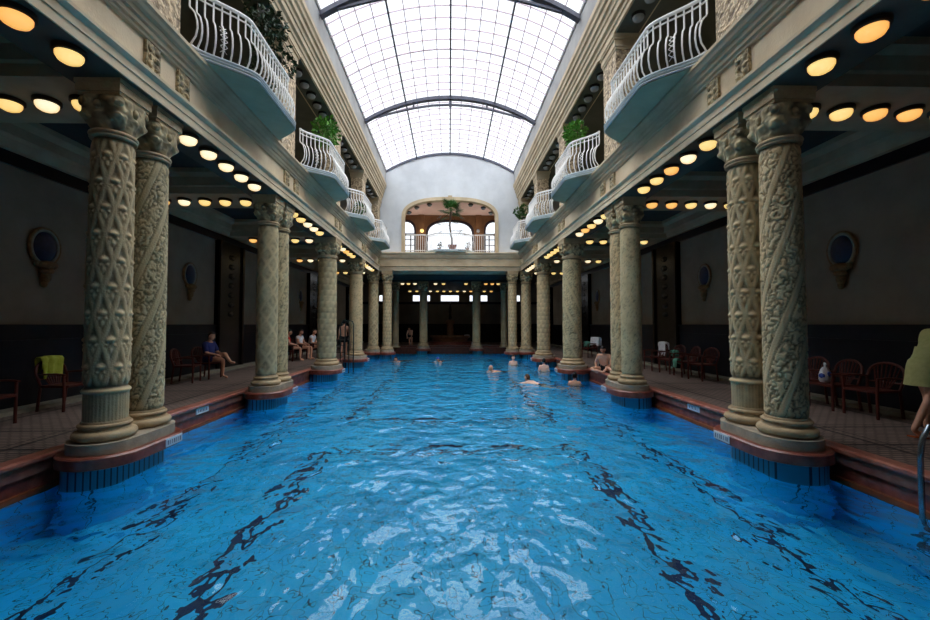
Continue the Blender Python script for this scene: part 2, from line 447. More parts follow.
fs = [(j * (nx + 1) + i, j * (nx + 1) + i + 1, (j + 1) * (nx + 1) + i + 1, (j + 1) * (nx + 1) + i) for j in range(ny) for i in range(nx)]
b.add(vs, fs)
w = b.build('pool_water', M_['water'], smooth=True, fix=False)
tag(w, 'clear rippling blue water filling the long pool', 'water', kind='stuff')

for sgn, side in ((-1, 'left'), (1, 'right')):
    b = MB()
    b.box(sgn * 4.95, sgn * WX, Y0, 36.0, DECK - 0.2, DECK)
    struct('floor_' + side, b, M_['deck'])
    # coping: nosing, face, recess, waterline ledge
    b = MB(); b.prism_y([(sgn * 4.78, 0.36), (sgn * 4.77, 0.38), (sgn * 4.77, 0.41), (sgn * 4.79, 0.428), (sgn * 4.96, 0.428), (sgn * 4.96, 0.36)], Y0, 27.2)
    k = struct('pool_coping_' + side, b, M_['red_highlight'])
    b = MB(); b.box(sgn * 4.82, sgn * 4.96, Y0, 27.2, 0.22, 0.36); struct('coping_face', b, M_['greymarble'], k)
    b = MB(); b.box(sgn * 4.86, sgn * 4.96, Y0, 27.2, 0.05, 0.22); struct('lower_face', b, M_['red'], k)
    b = MB(); b.box(sgn * 4.81, sgn * 4.96, Y0, 27.2, -0.05, 0.05); struct('waterline_ledge', b, M_['rust'], k)
b = MB(); b.box(-4.95, 4.95, 27.45, 36.0, DECK - 0.2, DECK); struct('floor_end', b, M_['deck'])
b = MB(); b.box(-4.84, 4.84, 27.2, 27.5, -0.05, 0.43); struct('pool_coping_end', b, M_['darkred'])
b = MB(); b.box(-4.84, 4.84, 27.6, 28.1, DECK, DECK + 0.14); struct('step_end', b, M_['darkred'])

# ------------------------------------------------------------------ columns
def rnd_sq(r, th, k):   # blend circle -> rounded square
    c, s = abs(cos(th)), abs(sin(th))
    return r * ((1 - k) + k / ((c ** 6 + s ** 6) ** (1 / 6)))

def shaft_height(style, th, z, R0, seed):
    n_ = mnoise.noise
    if style == 'lotus':
        u = th / (2 * pi) * 8; v = z / 0.66
        f1 = abs((u + v) % 1.0 - 0.5) * 2; f2 = abs((u - v) % 1.0 - 0.5) * 2      # 1 on the net lines
        r1 = max(0.0, 1 - ((1 - f1) / 0.42) ** 2); r2 = max(0.0, 1 - ((1 - f2) / 0.42) ** 2)
        h = max(r1, r2) ** 0.6 * 0.62
        # node rows: buds where the lines cross, with a leaf hanging below each
        w = v * 2; row = math.floor(w + 0.5); dv = (w - row) * 0.33
        uu = u + 0.5 + (0.5 if row % 2 else 0.0); a = uu - math.floor(uu + 0.5)
        h = max(h, 1.2 * math.exp(-((a / 0.30) ** 2 + ((dv - 0.02) / 0.035) ** 2)))
        h = max(h, 0.95 * math.exp(-(((abs(a) - 0.2) / 0.12) ** 2 + ((dv + 0.045) / 0.025) ** 2)))
        h = max(h, 0.8 * math.exp(-((a / 0.16) ** 2 + ((dv + 0.10) / 0.05) ** 2)))
        h += 0.14 * n_(Vector((cos(th) * 4, sin(th) * 4, z * 16)))
        return max(0.0, min(1.1, 0.16 + 0.8 * h))
    if style == 'spiral':
        s = (-th if seed >= 0.36 else th) / (2 * pi) * 4 + z * 1.0 + seed
        t = s - math.floor(s)
        if t < 0.3:
            e = min(t, 0.3 - t)
            return 0.8 if e > 0.06 else (0.15 if e < 0.02 else 0.6)
        p = Vector((cos(th) * R0 * 14, sin(th) * R0 * 14, z * 14 + seed * 7))
        x = n_(p) + 0.5 * n_(p * 2.1)
        return 0.15 + 0.75 * smooth01(abs(x) * 3.2)
    if style == 'scroll':
        p = Vector((cos(th) * R0 * 5, sin(th) * R0 * 5, z * 5 + seed * 5))
        q = n_(p) * 2.4
        p2 = p + Vector((n_(p * 1.3 + Vector((7, 1, 2))), n_(p * 1.3 + Vector((1, 9, 4))), n_(p * 1.3 + Vector((3, 2, 8))))) * 0.6
        x = sin(n_(p2 * 0.9) * 13 + z * 9 + th * 2)
        return 0.25 + 0.55 * smooth01(abs(x) * 2.4) + 0.15 * n_(p * 3)
    if style == 'lattice':
        s1 = th / (2 * pi) * 5 + z * 2.3; s2 = th / (2 * pi) * 5 - z * 2.3
        f1 = abs(s1 - math.floor(s1) - 0.5) * 2; f2 = abs(s2 - math.floor(s2) - 0.5) * 2
        h = max(smooth01((f1 - 0.62) / 0.2), smooth01((f2 - 0.62) / 0.2))
        p = Vector((cos(th) * R0 * 12, sin(th) * R0 * 12, z * 12))
        boss = math.exp(-((1 - f1) ** 2 + 0) * 0) * max(0, 0.55 - 0.9 * max(f1, f2)) * 1.4
        return max(h * 0.8, boss, 0.5 + 0.5 * n_(p))
    if style == 'scale':
        n = 10; v = z / 0.2; r = math.floor(v); bb = v - r
        u = th / (2 * pi) * n + 0.5 * (r % 2); a = abs(u - math.floor(u) - 0.5) * 2
        d = sqrt(a * a + (1 - bb) ** 2)
        return 0.35 + 0.5 * max(0.0, min(1.0, 1.25 - d)) + 0.25 * n_(Vector((cos(th) * 4, sin(th) * 4, z * 12)))
    return 0.5

def make_column(style, r, loc, label, group, base_z, top_z, near=True, seed=0.0, amp=0.02, matk='col', parts_red=True):
    """local z = world z - base_z; base_z is the top of the plinth"""
    t = thing('stone_column', label, 'column', (loc[0], loc[1], base_z), 0, group)
    H = top_z - base_z
    q = r / 0.228
    # base: two tori and a scotia
    prof = []
    def torus(rc, zc, a, n=7):
        for i in range(n + 1):
            ph = -pi / 2 + pi * i / n
            prof.append((rc + a * cos(ph) * 1.15, zc + a * sin(ph)))
    torus(0.262 * q, 0.062, 0.06)
    prof += [(0.27 * q, 0.125), (0.262 * q, 0.135), (0.258 * q, 0.15)]
    torus(0.245 * q, 0.18, 0.028)
    prof += [(0.246 * q, 0.212), (0.236 * q, 0.235)]
    MB().lathe(prof, 48 if near else 32).build('base', M_['base'], t, True)
    zs0 = 0.22; zs1 = H - 0.70
    nt_, nz = (120, 240) if near else (56, 110)
    vs = []; cav = []
    drum = style == 'lotus'
    for j in range(nz + 1):
        z = zs0 + (zs1 - zs0) * j / nz
        tt = j / nz
        rr = r * (1.0 - 0.05 * tt + 0.03 * sin(pi * tt))
        zr = z - zs0
        for i in range(nt_):
            th = 2 * pi * i / nt_
            if drum and zr < 0.42:
                if zr > 0.34: h = 1.1 * sin(pi * (zr - 0.34) / 0.08) if zr < 0.42 else 0
                else: h = 0.35 + 0.15 * (1 if (th * 36 / (2 * pi)) % 1 > 0.5 else 0)
            else:
                h = shaft_height(style, th, zr, r, seed)
                edge = min((zs1 - z) / 0.08, (zr - (0.42 if drum else 0)) / 0.08); h *= smooth01(edge)
            # block joints of the drums
            jz = (z / 0.62 + seed) % 1.0
            if jz < 0.012: h -= 0.14
            rad = rr + amp * (h - 0.5) * q ** 0.5
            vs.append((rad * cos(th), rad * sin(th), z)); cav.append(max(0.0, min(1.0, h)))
    fs = [(j * nt_ + i, j * nt_ + (i + 1) % nt_, (j + 1) * nt_ + (i + 1) % nt_, (j + 1) * nt_ + i) for j in range(nz) for i in range(nt_)]
    m = MB(); m.add(vs, fs); m.cav = cav
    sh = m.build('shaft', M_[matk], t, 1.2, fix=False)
    # neck rings
    m = MB(); pr = []
    for (zc, a) in ((zs1 + 0.02, 0.022), (zs1 + 0.062, 0.03)):
        for i in range(7):
            ph = -pi / 2 + pi * i / 6; pr.append(((0.222 * q) + a * cos(ph) * 1.2, zc + a * sin(ph)))
    m.lathe(pr, 40 if near else 28).build('neck_ring', M_['base'], t, True)
    # capital: circle to square bell with leaves and corner volutes
    z0, z1 = zs1 + 0.09, H - 0.20
    rings = []; n = 96 if near else 40; K = 18 if near else 9
    for j in range(K + 1):
        u = j / K
        rr = q * (0.225 + 0.045 * min(1, u * 2.2))
        ring = []
        for i in range(n):
            th = 2 * pi * i / n
            kk = smooth01((u - 0.02) / 0.4) * 0.9
            rad = rnd_sq(rr, th, kk)
            lf = 0.5 + 0.5 * cos(th * 8 + (pi if u > 0.5 else 0))
            tip = math.exp(-((u % 0.5 - 0.4) / 0.12) ** 2)
            rad += q * (0.022 * lf * (0.4 + tip) - 0.012)
            ring.append((rad * cos(th), rad * sin(th), z0 + (z1 - z0) * u))
        rings.append(ring)
    m = MB(); m.loft(rings)
    for sx in (-1, 1):
        for sy in (-1, 1):
            a = atan2(sy, sx); c = Vector((sx, sy, 0)) * 0.225 * q; c.z = z1 - 0.07
            for k_, (rr, dz) in enumerate(((0.062, 0), (0.045, -0.10))):
                m.ball((c.x * (1 - 0.08 * k_), c.y * (1 - 0.08 * k_), c.z + dz), rr * q, rr * 0.6 * q, rr * q, 12, 8, Matrix.Rotation(a + pi / 2, 3, 'Z'))
    for a in range(4):   # a boss on every face
        d = Vector((cos(a * pi / 2), sin(a * pi / 2), 0)) * 0.265 * q
        m.ball((d.x, d.y, z1 - 0.13), 0.04 * q, 0.04 * q, 0.06, 12, 8)
    m.build('capital', M_['cap'], t, True)
    m = MB(); hw = 0.282 * q
    for (w_, za, zb) in ((hw - 0.03, H - 0.20, H - 0.16), (hw - 0.01, H - 0.16, H - 0.06), (hw, H - 0.06, H - 0.005)):
        m.box(-w_, w_, -w_, w_, za, zb)
    m.build('abacus', M_['base'], t)
    return t

def capsule(cy, half, r, n=14):
    pts = []
    for i in range(n + 1):
        a = -pi + pi * i / n; pts.append((r * cos(a), cy - half + r * sin(a)))
    for i in range(n + 1):
        a = pi * i / n; pts.append((r * cos(a), cy + half + r * sin(a)))
    return pts

PLINTH_TOP = 0.53
def pier_block(sgn, x, yc, half, rb, label, group, plaque=True):
    t = thing('column_pier', label, 'pier', (x, yc, 0), 0, group)
    fp = [(qx + sgn * 0.10, qy) for qx, qy in capsule(0, half, rb - 0.01)]
    MB().prism_z(fp, -0.06, 0.255).build('striped_band', M_['stripe'], t, 0.5)
    MB().prism_z(fp, -1.39, -0.06).build('foot', M_['tile'], t, 0.5)
    m = MB()
    r0 = rb + 0.12
    rings = [[(px, py, z) for px, py in capsule(0, half, r0 - d)] for z, d in ((0.25, 0.02), (0.26, 0.0), (0.38, 0.0), (0.40, 0.02))]
    m.loft(rings).build('marble_slab', M_['red'], t, 0.5)
    MB().prism_z(capsule(0, half, rb + 0.03), 0.40, PLINTH_TOP).build('plinth', M_['plinth'], t, 0.5)
    if plaque:
        p = MB(); px = -sgn * (r0)
        p.box(px - 0.008, px + 0.008, half - 0.22, half + 0.12, 0.275, 0.385)
        pl = p.build('depth_plaque', M_['plaque'], t); pl['label'] = 'pale plaque with faint grey marks'
        for i in range(7):
            q = MB()
            yy = half - 0.19 + i * 0.042
            xx = px - sgn * 0.009
            q.box(xx - 0.002, xx + 0.002, yy, yy + (0.012 if i % 3 else 0.022), 0.30, 0.36)
            q.build('mark', M_['ink'], pl)
    return t

STY = {(-1, 0, 0): ('lotus', 'col'), (-1, 0, 1): ('spiral', 'col2'), (1, 0, 0): ('spiral', 'col'), (1, 0, 1): ('lotus', 'col'),
       (-1, 1, 0): ('lattice', 'col2'), (-1, 1, 1): ('spiral', 'col2'), (1, 1, 0): ('scroll', 'col2'), (1, 1, 1): ('spiral', 'col'),
       (-1, 2): ('scale', 'col2'), (1, 2): ('spiral', 'col2'), (-1, 3): ('scroll', 'col'), (1, 3): ('scale', 'col')}
STYD = {'lotus': 'covered in a net of buds and leaves', 'scroll': 'carved with curling scrolls', 'spiral': 'with slanting bands wound round it',
        'lattice': 'carved with a diamond lattice', 'scale': 'carved with overlapping scales'}
for sgn, side in ((-1, 'left'), (1, 'right')):
    for pi_, yc in enumerate(PAIRS):
        pier_block(sgn, sgn * CX, yc, 0.325, 0.345, 'rounded red marble pier in water under the %s %s column pair' % (('nearest', 'second')[pi_], side), 'pool piers')
        for c in (0, 1):
            st, mk = STY[(sgn, pi_, c)]
            lab = 'stone column %s, %s of the %s %s pair' % (STYD[st], ('front', 'rear')[c], ('nearest', 'second')[pi_], side)
            make_column(st, 0.228, (sgn * CX, yc + (-0.325, 0.325)[c]), lab, 'columns along the pool', PLINTH_TOP, SOF, near=(pi_ == 0), seed=0.37 * c + pi_ * 0.2 + (0.5 if sgn > 0 else 0),
                        amp=0.036 if st == 'lotus' else 0.02, matk=mk)
    for si, yc in enumerate(SINGLES):
        st, mk = STY[(sgn, 2 + si)]
        pier_block(sgn, sgn * CX, yc, 0.0 if False else 0.08, 0.47, 'round red marble pier in water under the %s single column on the %s' % (('nearer', 'farther')[si], side), 'pool piers')
        make_column(st, (0.32, 0.295)[si], (sgn * CX, yc), 'thick stone column %s, %s single one on the %s' % (STYD[st], ('first', 'second')[si], side),
                    'columns along the pool', PLINTH_TOP, SOF, near=False, seed=0.3 * si, amp=0.022, matk=mk)
    # end row
    pier_block(sgn, sgn * CX, ENDROW, 0.02, 0.44, 'round red marble pier in water under the outer column of the end row, %s side' % side, 'pool piers', False)
    make_column('lattice', 0.28, (sgn * CX, ENDROW), 'stone column with diamond lattice, outer of two at the far %s corner' % side, 'columns along the pool', PLINTH_TOP, SOF, False, 0.1, 0.02, 'col')
    pier_block(sgn, sgn * 3.57, ENDROW, 0.02, 0.36, 'round red marble pier in water under the inner column of the end row, %s side' % side, 'pool piers', False)
    make_column('scale', 0.25, (sgn * 3.57, ENDROW), 'slim scaled stone column, inner of two at the far %s corner' % side, 'columns along the pool', PLINTH_TOP, SOF, False, 0.4, 0.02, 'col')
    # far room columns
    pier_block(sgn, sgn * 1.72, 27.0, 0.0, 0.36, 'red marble block at the pool end under the plain dim column %s of the fountain' % side, 'pool piers', False)
    make_column('plain', 0.255, (sgn * 1.72, 27.0), 'plain dim stone column at the pool end, just %s of the fountain' % side, 'columns of the end room', PLINTH_TOP, R(2.85), False, 0.2, 0.004, 'col')
    make_column('plain', 0.2, (sgn * 3.55, 27.3), 'slender dim stone column at the pool end behind the end row, %s side' % side, 'columns of the end room', PLINTH_TOP - 0.1, R(2.85), False, 0.6, 0.004, 'col')

# ------------------------------------------------------------------ lower entablature, gallery ceilings, walls
for sgn, side in ((-1, 'left'), (1, 'right')):
    S = lambda pts: [(sgn * x, R(z)) for x, z in pts]
    b = MB(); b.prism_y(S([(4.0, 3.04), (4.0, 3.15), (3.985, 3.155), (3.985, 3.25), (3.96, 3.265), (3.93, 3.29), (3.925, 3.33), (4.03, 3.345),
                           (4.03, 3.74), (4.75, 3.74), (4.75, 3.04)]), Y0, 24.6)
    ent = struct('entablature_' + side, b, M_['fascia'])
    b = MB(); b.prism_y(S([(4.02, 3.74), (3.985, 3.75), (3.98, 3.78), (3.95, 3.80), (3.945, 3.85), (3.91, 3.87), (3.90, 3.93), (3.85, 3.95), (3.83, 3.99), (3.80, 4.02), (3.80, 4.07), (4.75, 4.07), (4.75, 3.74)]), Y0, 24.6)
    struct('cornice', b, M_['moulding'], ent)
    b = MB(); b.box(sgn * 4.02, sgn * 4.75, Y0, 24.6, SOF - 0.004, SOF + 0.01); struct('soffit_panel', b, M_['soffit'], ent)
    for (pc, hf) in PIERS[1:] + [(23.6, 0.0)]:
        for dy in ((-0.18, 0.46) if hf else (-0.24, 0.3)):
            b = MB(); b.box(sgn * 4.035, sgn * 3.985, pc + dy - 0.13, pc + dy + 0.13, R(3.36), R(3.73))
            for kx in (-0.065, 0.065):
                for kz in (3.44, 3.545, 3.65):
                    b.ball((sgn * 3.985, pc + dy + kx, R(kz)), 0.025, 0.05, 0.045, 8, 6)
            b.build('carved_panel', M_['block'], ent, True)
    # upper floor slab / gallery ceiling
    b = MB(); b.box(sgn * 4.02, sgn * 8.2, Y0, 24.6, R(4.02), R(4.12)); struct('upper_floor_' + side, b, M_['moulding'])
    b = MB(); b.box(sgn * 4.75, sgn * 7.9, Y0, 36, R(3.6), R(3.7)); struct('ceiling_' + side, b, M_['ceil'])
    for i, (pc, hf) in enumerate(PIERS + [(23.7, 0.0)]):
        h_ = 0.6 if hf else 0.42
        b = MB()
        b.prism_x([(pc - h_, SOF), (pc - h_, R(3.2)), (pc - h_ - 0.05, R(3.22)), (pc - h_ - 0.05, R(3.42)), (pc - h_ - 0.14, R(3.5)), (pc - h_ - 0.14, R(3.6)),
                   (pc + h_ + 0.14, R(3.6)), (pc + h_ + 0.14, R(3.5)), (pc + h_ + 0.05, R(3.42)), (pc + h_ + 0.05, R(3.22)), (pc + h_, R(3.2)), (pc + h_, SOF)], sgn * 4.75, sgn * 7.8)
        struct('beam_%s_%d' % (side, i + 1), b, M_['beam'])
    # long beam and crown at the outer wall
    b = MB(); b.prism_y(S([(7.8, 3.04), (7.62, 3.04), (7.58, 3.2), (7.5, 3.24), (7.5, 3.42), (7.38, 3.5), (7.38, 3.6), (7.8, 3.6)]), Y0, 36)
    struct('trim_crown_' + side, b, M_['beam'])
    # outer wall
    b = MB(); b.box(sgn * 7.8, sgn * 8.1, Y0, 36, DECK - 0.2, R(3.7)); wl = struct('wall_' + side, b, M_['panel'])
    b = MB(); b.box(sgn * 7.74, sgn * 7.8, Y0, 36, R(2.81), R(3.04)); struct('frieze_band', b, M_['black'], wl)
    b = MB(); b.box(sgn * 7.72, sgn * 7.8, Y0, 36, DECK, R(-0.02)); b.box(sgn * 7.68, sgn * 7.8, Y0, 36, R(-0.05), R(0.0)); b.box(sgn * 7.69, sgn * 7.8, Y0, 36, R(-0.32), R(-0.28))
    struct('wainscot', b, M_['black'], wl)
    b = MB(); b.box(sgn * 7.4, sgn * 7.8, Y0, 36, DECK, DECK + 0.07); struct('baseboard_' + side, b, M_['cream'])
    for pc in (5.45, 14.65, 23.5, 32):
        b = MB(); b.box(sgn * 7.66, sgn * 7.8, pc - 0.8, pc + 0.8, DECK + 0.07, R(2.82))
        for e in (-0.8, 0.68):
            b.box(sgn * 7.60, sgn * 7.8, pc + e, pc + e + 0.12, DECK + 0.07, R(2.82))
        b.build('dark_pilaster', M_['dkpil'], wl)
        for kz in range(7):
            b = MB(); b.ball((sgn * 7.66, pc, R(0.35 + kz * 0.33)), 0.04, 0.2, 0.1, 10, 6); b.build('glazed_boss', M_['dkpil'], wl, True)
    # upper gallery
    b = MB(); b.box(sgn * 7.0, sgn * 7.3, Y0, 27.6, R(4.12), R(7.3)); struct('upper_wall_' + side, b, M_['brown'])
    for i, pc in enumerate(BAYC):
        b = MB(); b.box(sgn * 6.96, sgn * 7.0, pc - 1.1, pc + 1.1, R(4.12), R(6.6)); struct('door_%d' % (i + 1 + (4 if sgn > 0 else 0)), b, M_['black'])
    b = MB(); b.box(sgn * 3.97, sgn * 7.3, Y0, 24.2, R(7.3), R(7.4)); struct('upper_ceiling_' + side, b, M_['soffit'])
    # upper entablature
    b = MB(); b.prism_y(S([(3.97, 7.1), (3.97, 7.22), (3.94, 7.24), (3.94, 7.34), (3.88, 7.38), (3.88, 7.52), (3.85, 7.54), (3.84, 7.64), (3.79, 7.68), (3.79, 7.82), (3.74, 7.86), (3.73, 7.96), (3.69, 8.02), (3.69, 8.16), (3.73, 8.17),
                           (4.6, 8.17), (4.6, 7.1)]), Y0, 24.05)
    ue = struct('upper_entablature_' + side, b, M_['moulding'])
    b = MB(); b.box(sgn * 4.02, sgn * 4.56, Y0, 24.05, R(7.088), R(7.11)); struct('soffit_panel', b, M_['soffit'], ue)
    b = MB(); b.prism_y(S([(3.73, 8.17), (3.74, 8.9), (3.70, 8.92), (3.70, 8.98), (4.2, 8.98), (4.2, 8.17)]), Y0, 24.05); struct('trim_cove_' + side, b, M_['cove'])
    # upper piers
    for i, (pc, hf) in enumerate(PIERS + [(23.4, 0.0)]):
        hw = 0.42 if hf else 0.36
        t = thing('upper_pier', 'square relief stone pier on the %s upper floor above the %s' % (side, ['hall entrance', 'nearest column pair', 'second column pair', 'first single column', 'second single column', 'end row columns'][i]), 'pier', (sgn * 4.3, pc, R(4.12)), 0, 'upper floor piers')
        MB().box(-0.26, 0.26, -hw, hw, 0.12, 2.62).build('shaft', M_['pier'], t)
        m = MB(); m.box(-0.29, 0.29, -hw - 0.03, hw + 0.03, 0, 0.12); m.build('base', M_['moulding'], t)
        m = MB()
        for (e, za, zb) in ((0.02, 2.62, 2.68), (0.04, 2.68, 2.84), (0.07, 2.84, 2.90), (0.09, 2.90, 2.975)):
            m.box(-0.26 - e, 0.26 + e, -hw - e, hw + e, za, zb)
        m.build('capital', M_['moulding'], t)

# unseen wall added behind the camera to keep outside light out
b = MB(); b.box(-8.2, 8.2, Y0 - 0.3, Y0, -1.5, R(10.6)); struct('wall_front', b, M_['endwall'])

# ------------------------------------------------------------------ gable wall, arch, loggia
def arch_pts(hw, base, spring, crown, n=20):
    """basket-handle arch from the right foot over the crown to the left foot"""
    pts = [(hw, base)]
    for i in range(n * 2 + 1):
        a = pi * i / (2 * n)
        x = cos(a); z = sin(a)
        e = 0.78
        pts.append((hw * math.copysign(abs(x) ** e, x), spring + (crown - spring) * z ** e))
    pts.append((-hw, base)); return pts

def wall_with_hole(outer_top, hw_out, base, hole, y0, y1):
    """vertical strips: hole is a list of (x,z) from right foot to left foot; outer_top(x) gives the top edge"""
    m = MB()
    pts = list(reversed(hole))   # left to right
    xs = [p[0] for p in pts]
    top = []
    def quad(a, b_, c, d):
        m.add([(a[0], y0, a[1]), (b_[0], y0, b_[1]), (c[0], y0, c[1]), (d[0], y0, d[1]), (a[0], y1, a[1]), (b_[0], y1, b_[1]), (c[0], y1, c[1]), (d[0], y1, d[1])],
              [(0, 1, 2, 3), (7, 6, 5, 4), (0, 4, 5, 1), (2, 6, 7, 3)])
    k = 8
    for s_ in (-1, 1):
        hx = pts[0][0] if s_ < 0 else pts[-1][0]
        for i in range(k):
            xa = s_ * hw_out + (hx - s_ * hw_out) * i / k; xb = s_ * hw_out + (hx - s_ * hw_out) * (i + 1) / k
            quad((xa, base), (xb, base), (xb, outer_top(xb)), (xa, outer_top(xa)))
    for i in range(len(pts) - 1):
        a, c = pts[i], pts[i + 1]
        if abs(a[0] - c[0]) < 1e-5: continue
        quad(a, c, (c[0], outer_top(c[0])), (a[0], outer_top(a[0])))
    for i in range(len(pts) - 1):
        a, c = pts[i], pts[i + 1]
        m.add([(a[0], y0, a[1]), (c[0], y0, c[1]), (c[0], y1, c[1]), (a[0], y1, a[1])], [(0, 1, 2, 3)])
    return m

SPX, SPZ, APZ = 3.72, R(8.9), R(9.98)
RISE = APZ - SPZ; RAD = (SPX ** 2 + RISE ** 2) / (2 * RISE)
def sky_z(x, d=0.0): return APZ - RAD + sqrt(max(0, (RAD - d) ** 2 - x * x))
hole = arch_pts(2.64, R(4.1), R(6.15), R(7.22))
b = wall_with_hole(lambda x: sky_z(min(abs(x), SPX)) if abs(x) <= SPX else SPZ, 4.05, R(4.1), hole, END, END + 0.35)
gw = struct('wall_back', b, M_['gable'])
# upper gable sides behind the side galleries
b = MB()
for s_ in (-1, 1): b.box(s_ * 4.05, s_ * 7.3, END + 0.1, END + 0.35, R(4.1), R(8.2))
struct('wall_back_sides', b, M_['gable'])
# stone surround of the arch
o_, i_ = arch_pts(2.81, R(4.1), R(6.15), R(7.40)), arch_pts(2.63, R(4.1), R(6.15), R(7.21))
m = MB(); n = len(o_); rings = []
for a, c in zip(o_, i_):
    rings.append([(a[0], END - 0.07, a[1]), (c[0], END - 0.07, c[1]), (c[0], END + 0.36, c[1]), (a[0], END + 0.02, a[1])])
m.loft(rings)
ar = struct('trim_arch', m, M_['moulding'])
m = MB(); m.prism_y([(-0.09, R(7.19)), (0.09, R(7.19)), (0.12, R(7.47)), (-0.12, R(7.47))], END - 0.12, END + 0.1); m.build('keystone', M_['moulding'], ar)

# cross entablature at the pool end
b = MB(); y = 23.4
b.prism_x([(y, R(3.04)), (y, R(3.15)), (y - .015, R(3.155)), (y - .015, R(3.25)), (y - .07, R(3.29)), (y - .07, R(3.33)), (y + .03, R(3.345)), (y + .03, R(3.74)), (24.3, R(3.74)), (24.3, R(2.9)), (24.1, R(3.04))], -4.0, 4.0)
ent = struct('entablature_end', b, M_['moulding'])
b = MB(); b.prism_x([(y + .02, R(3.74)), (y - .02, R(3.75)), (y - .05, R(3.80)), (y - .055, R(3.85)), (y - .1, R(3.87)), (y - .1, R(3.93)), (y - .15, R(3.95)), (y - .2, R(4.02)), (y - .2, R(4.07)), (24.3, R(4.1)), (24.3, R(3.74))], -3.95, 3.95)
struct('cornice', b, M_['fascia'], ent)
# end room
b = MB(); b.box(-4.75, 4.75, 24.25, 36.2, R(2.85), R(3.3)); b.box(-4.75, 4.75, 26.6, 27.5, R(2.78), R(2.86)); struct('ceiling_end', b, M_['ceil'])
wins = [(-6.15, -5.8), (-3.25, -2.5), (-2.35, -1.69), (-0.82, 0.82), (1.69, 2.35), (2.65, 3.3), (5.8, 6.15)]
xs = [-7.9]
for a, c in wins: xs += [a, c]
xs.append(7.9)
b = MB(); b.box(-7.9, 7.9, 36, 36.3, DECK - 0.2, R(1.99)); b.box(-7.9, 7.9, 36, 36.3, R(2.56), R(3.8))
for i in range(0, len(xs), 2): b.box(xs[i], xs[i + 1], 36, 36.3, R(1.99), R(2.56))
eb = struct('wall_end', b, M_['endwall'])
b = MB(); b.box(-7.9, 7.9, 35.92, 36, DECK, R(0.05)); struct('wainscot', b, M_['black'], eb)
b = MB(); b.box(-7.9, 7.9, 35.94, 36, R(1.75), R(1.95)); struct('dark_band', b, M_['black'], eb)
for i, (a, c) in enumerate(wins):
    m = MB(); m.box(a, c, 36.1, 36.12, R(1.99), R(2.56)); wn = struct('window_%d' % (i + 11), m, M_['winglass'])
    m = MB(); m.box(a, c, 36.02, 36.1, R(1.98), R(2.02)); m.box(a, c, 36.02, 36.1, R(2.53), R(2.57)); m.box(a, a + .04, 36.02, 36.1, R(1.99), R(2.56)); m.box(c - .04, c, 36.02, 36.1, R(1.99), R(2.56)); m.build('frame', M_['frame'], wn)
# side jambs of the end room
for s_ in (-1, 1):
    b = MB(); b.box(s_ * 4.9, s_ * 5.1, 32, 36, DECK, R(2.85)); struct('partition_' + ('left' if s_ < 0 else 'right'), b, M_['black'])

# loggia
b = MB(); b.box(-7.3, 7.3, 24.2, 27.9, R(4.0), R(4.2)); struct('floor_loggia', b, M_['moulding'])
b = MB(); b.box(-7.3, 7.3, 24.25, 27.9, R(7.3), R(7.4)); struct('ceiling_loggia', b, M_['pink'])
LW = 27.5
cw = arch_pts(1.60, R(4.25), R(6.05), R(6.98), 12)
m = wall_with_hole(lambda x: R(7.3), 2.08, R(4.2), cw, LW, LW + 0.25)
lw = struct('wall_loggia', m, M_['brown'])
for s_ in (-1, 1):
    sw = [(x + s_ * 3.0, z) for x, z in arch_pts(0.75, R(4.25), R(6.15), R(6.98), 10)]
    # local shift: build about x = 3.0
    mm = wall_with_hole(lambda x: R(7.3), 0.92, R(4.2), arch_pts(0.75, R(4.25), R(6.15), R(6.98), 10), LW, LW + 0.25)
    mm.v = [(x + s_ * 3.0, y_, z) for x, y_, z in mm.v]
    mm.box(s_ * 3.92, s_ * 7.3, LW, LW + 0.25, R(4.2), R(7.3))
    mm.build('wall_panel', M_['brown'], lw)
    mm = MB(); mm.box(s_ * 1.7, s_ * 2.1, LW - 0.12, LW, R(4.2), R(7.3)); mm.build('pilaster', M_['brown'], lw)
def window(idx, cx, pts, yy, grid):
    m = MB(); P = [(x + cx, yy + 0.12, z) for x, z in pts]
    m.add(P, [tuple(range(len(P)))])
    wn = struct('window_%d' % idx, m, M_['winglass'])
    m = MB()
    hw = max(p[0] for p in pts)
    inn = [(x * (hw - 0.13) / hw, R(4.25) + (z - R(4.25)) * (1 - 0.13 / (max(p[1] for p in pts) - R(4.25)))) for x, z in pts]
    rings = [[(a[0] + cx, yy - 0.04, a[1]), (c[0] + cx, yy - 0.04, c[1]), (c[0] + cx, yy + 0.13, c[1]), (a[0] + cx, yy + 0.13, a[1])] for a, c in zip(pts, inn)]
    m.loft(rings)
    if grid:
        m.box(cx - hw, cx + hw, yy, yy + 0.1, R(5.93), R(6.07))
        for k in range(1, 4): m.box(cx - hw + k * hw / 2 - 0.03, cx - hw + k * hw / 2 + 0.03, yy + 0.02, yy + 0.1, R(4.25), R(6.0))
        for k in range(4): m.box(cx - hw, cx + hw, yy + 0.02, yy + 0.1, R(4.5 + k * 0.38), R(4.545 + k * 0.38))
    m.build('frame', M_['frame'], wn)
window(21, 0, cw, LW, False)
for k, s_ in enumerate((-1, 1)): window(22 + k, s_ * 3.0, arch_pts(0.75, R(4.25), R(6.15), R(6.98), 10), LW, True)
t = thing('wall_globe_lamp', 'small glowing round wall lamp left of the palm, between two arched windows', 'lamp', (-1.86, LW - 0.2, R(6.2)))
MB().ball((0, 0, 0), 0.13).build('globe', M_['lampY'], t, True)
MB().tube([(0, 0.02, -0.1), (0, 0.08, -0.2), (0, 0.1, -0.12)], 0.02).build('bracket', M_['bronze'], t)
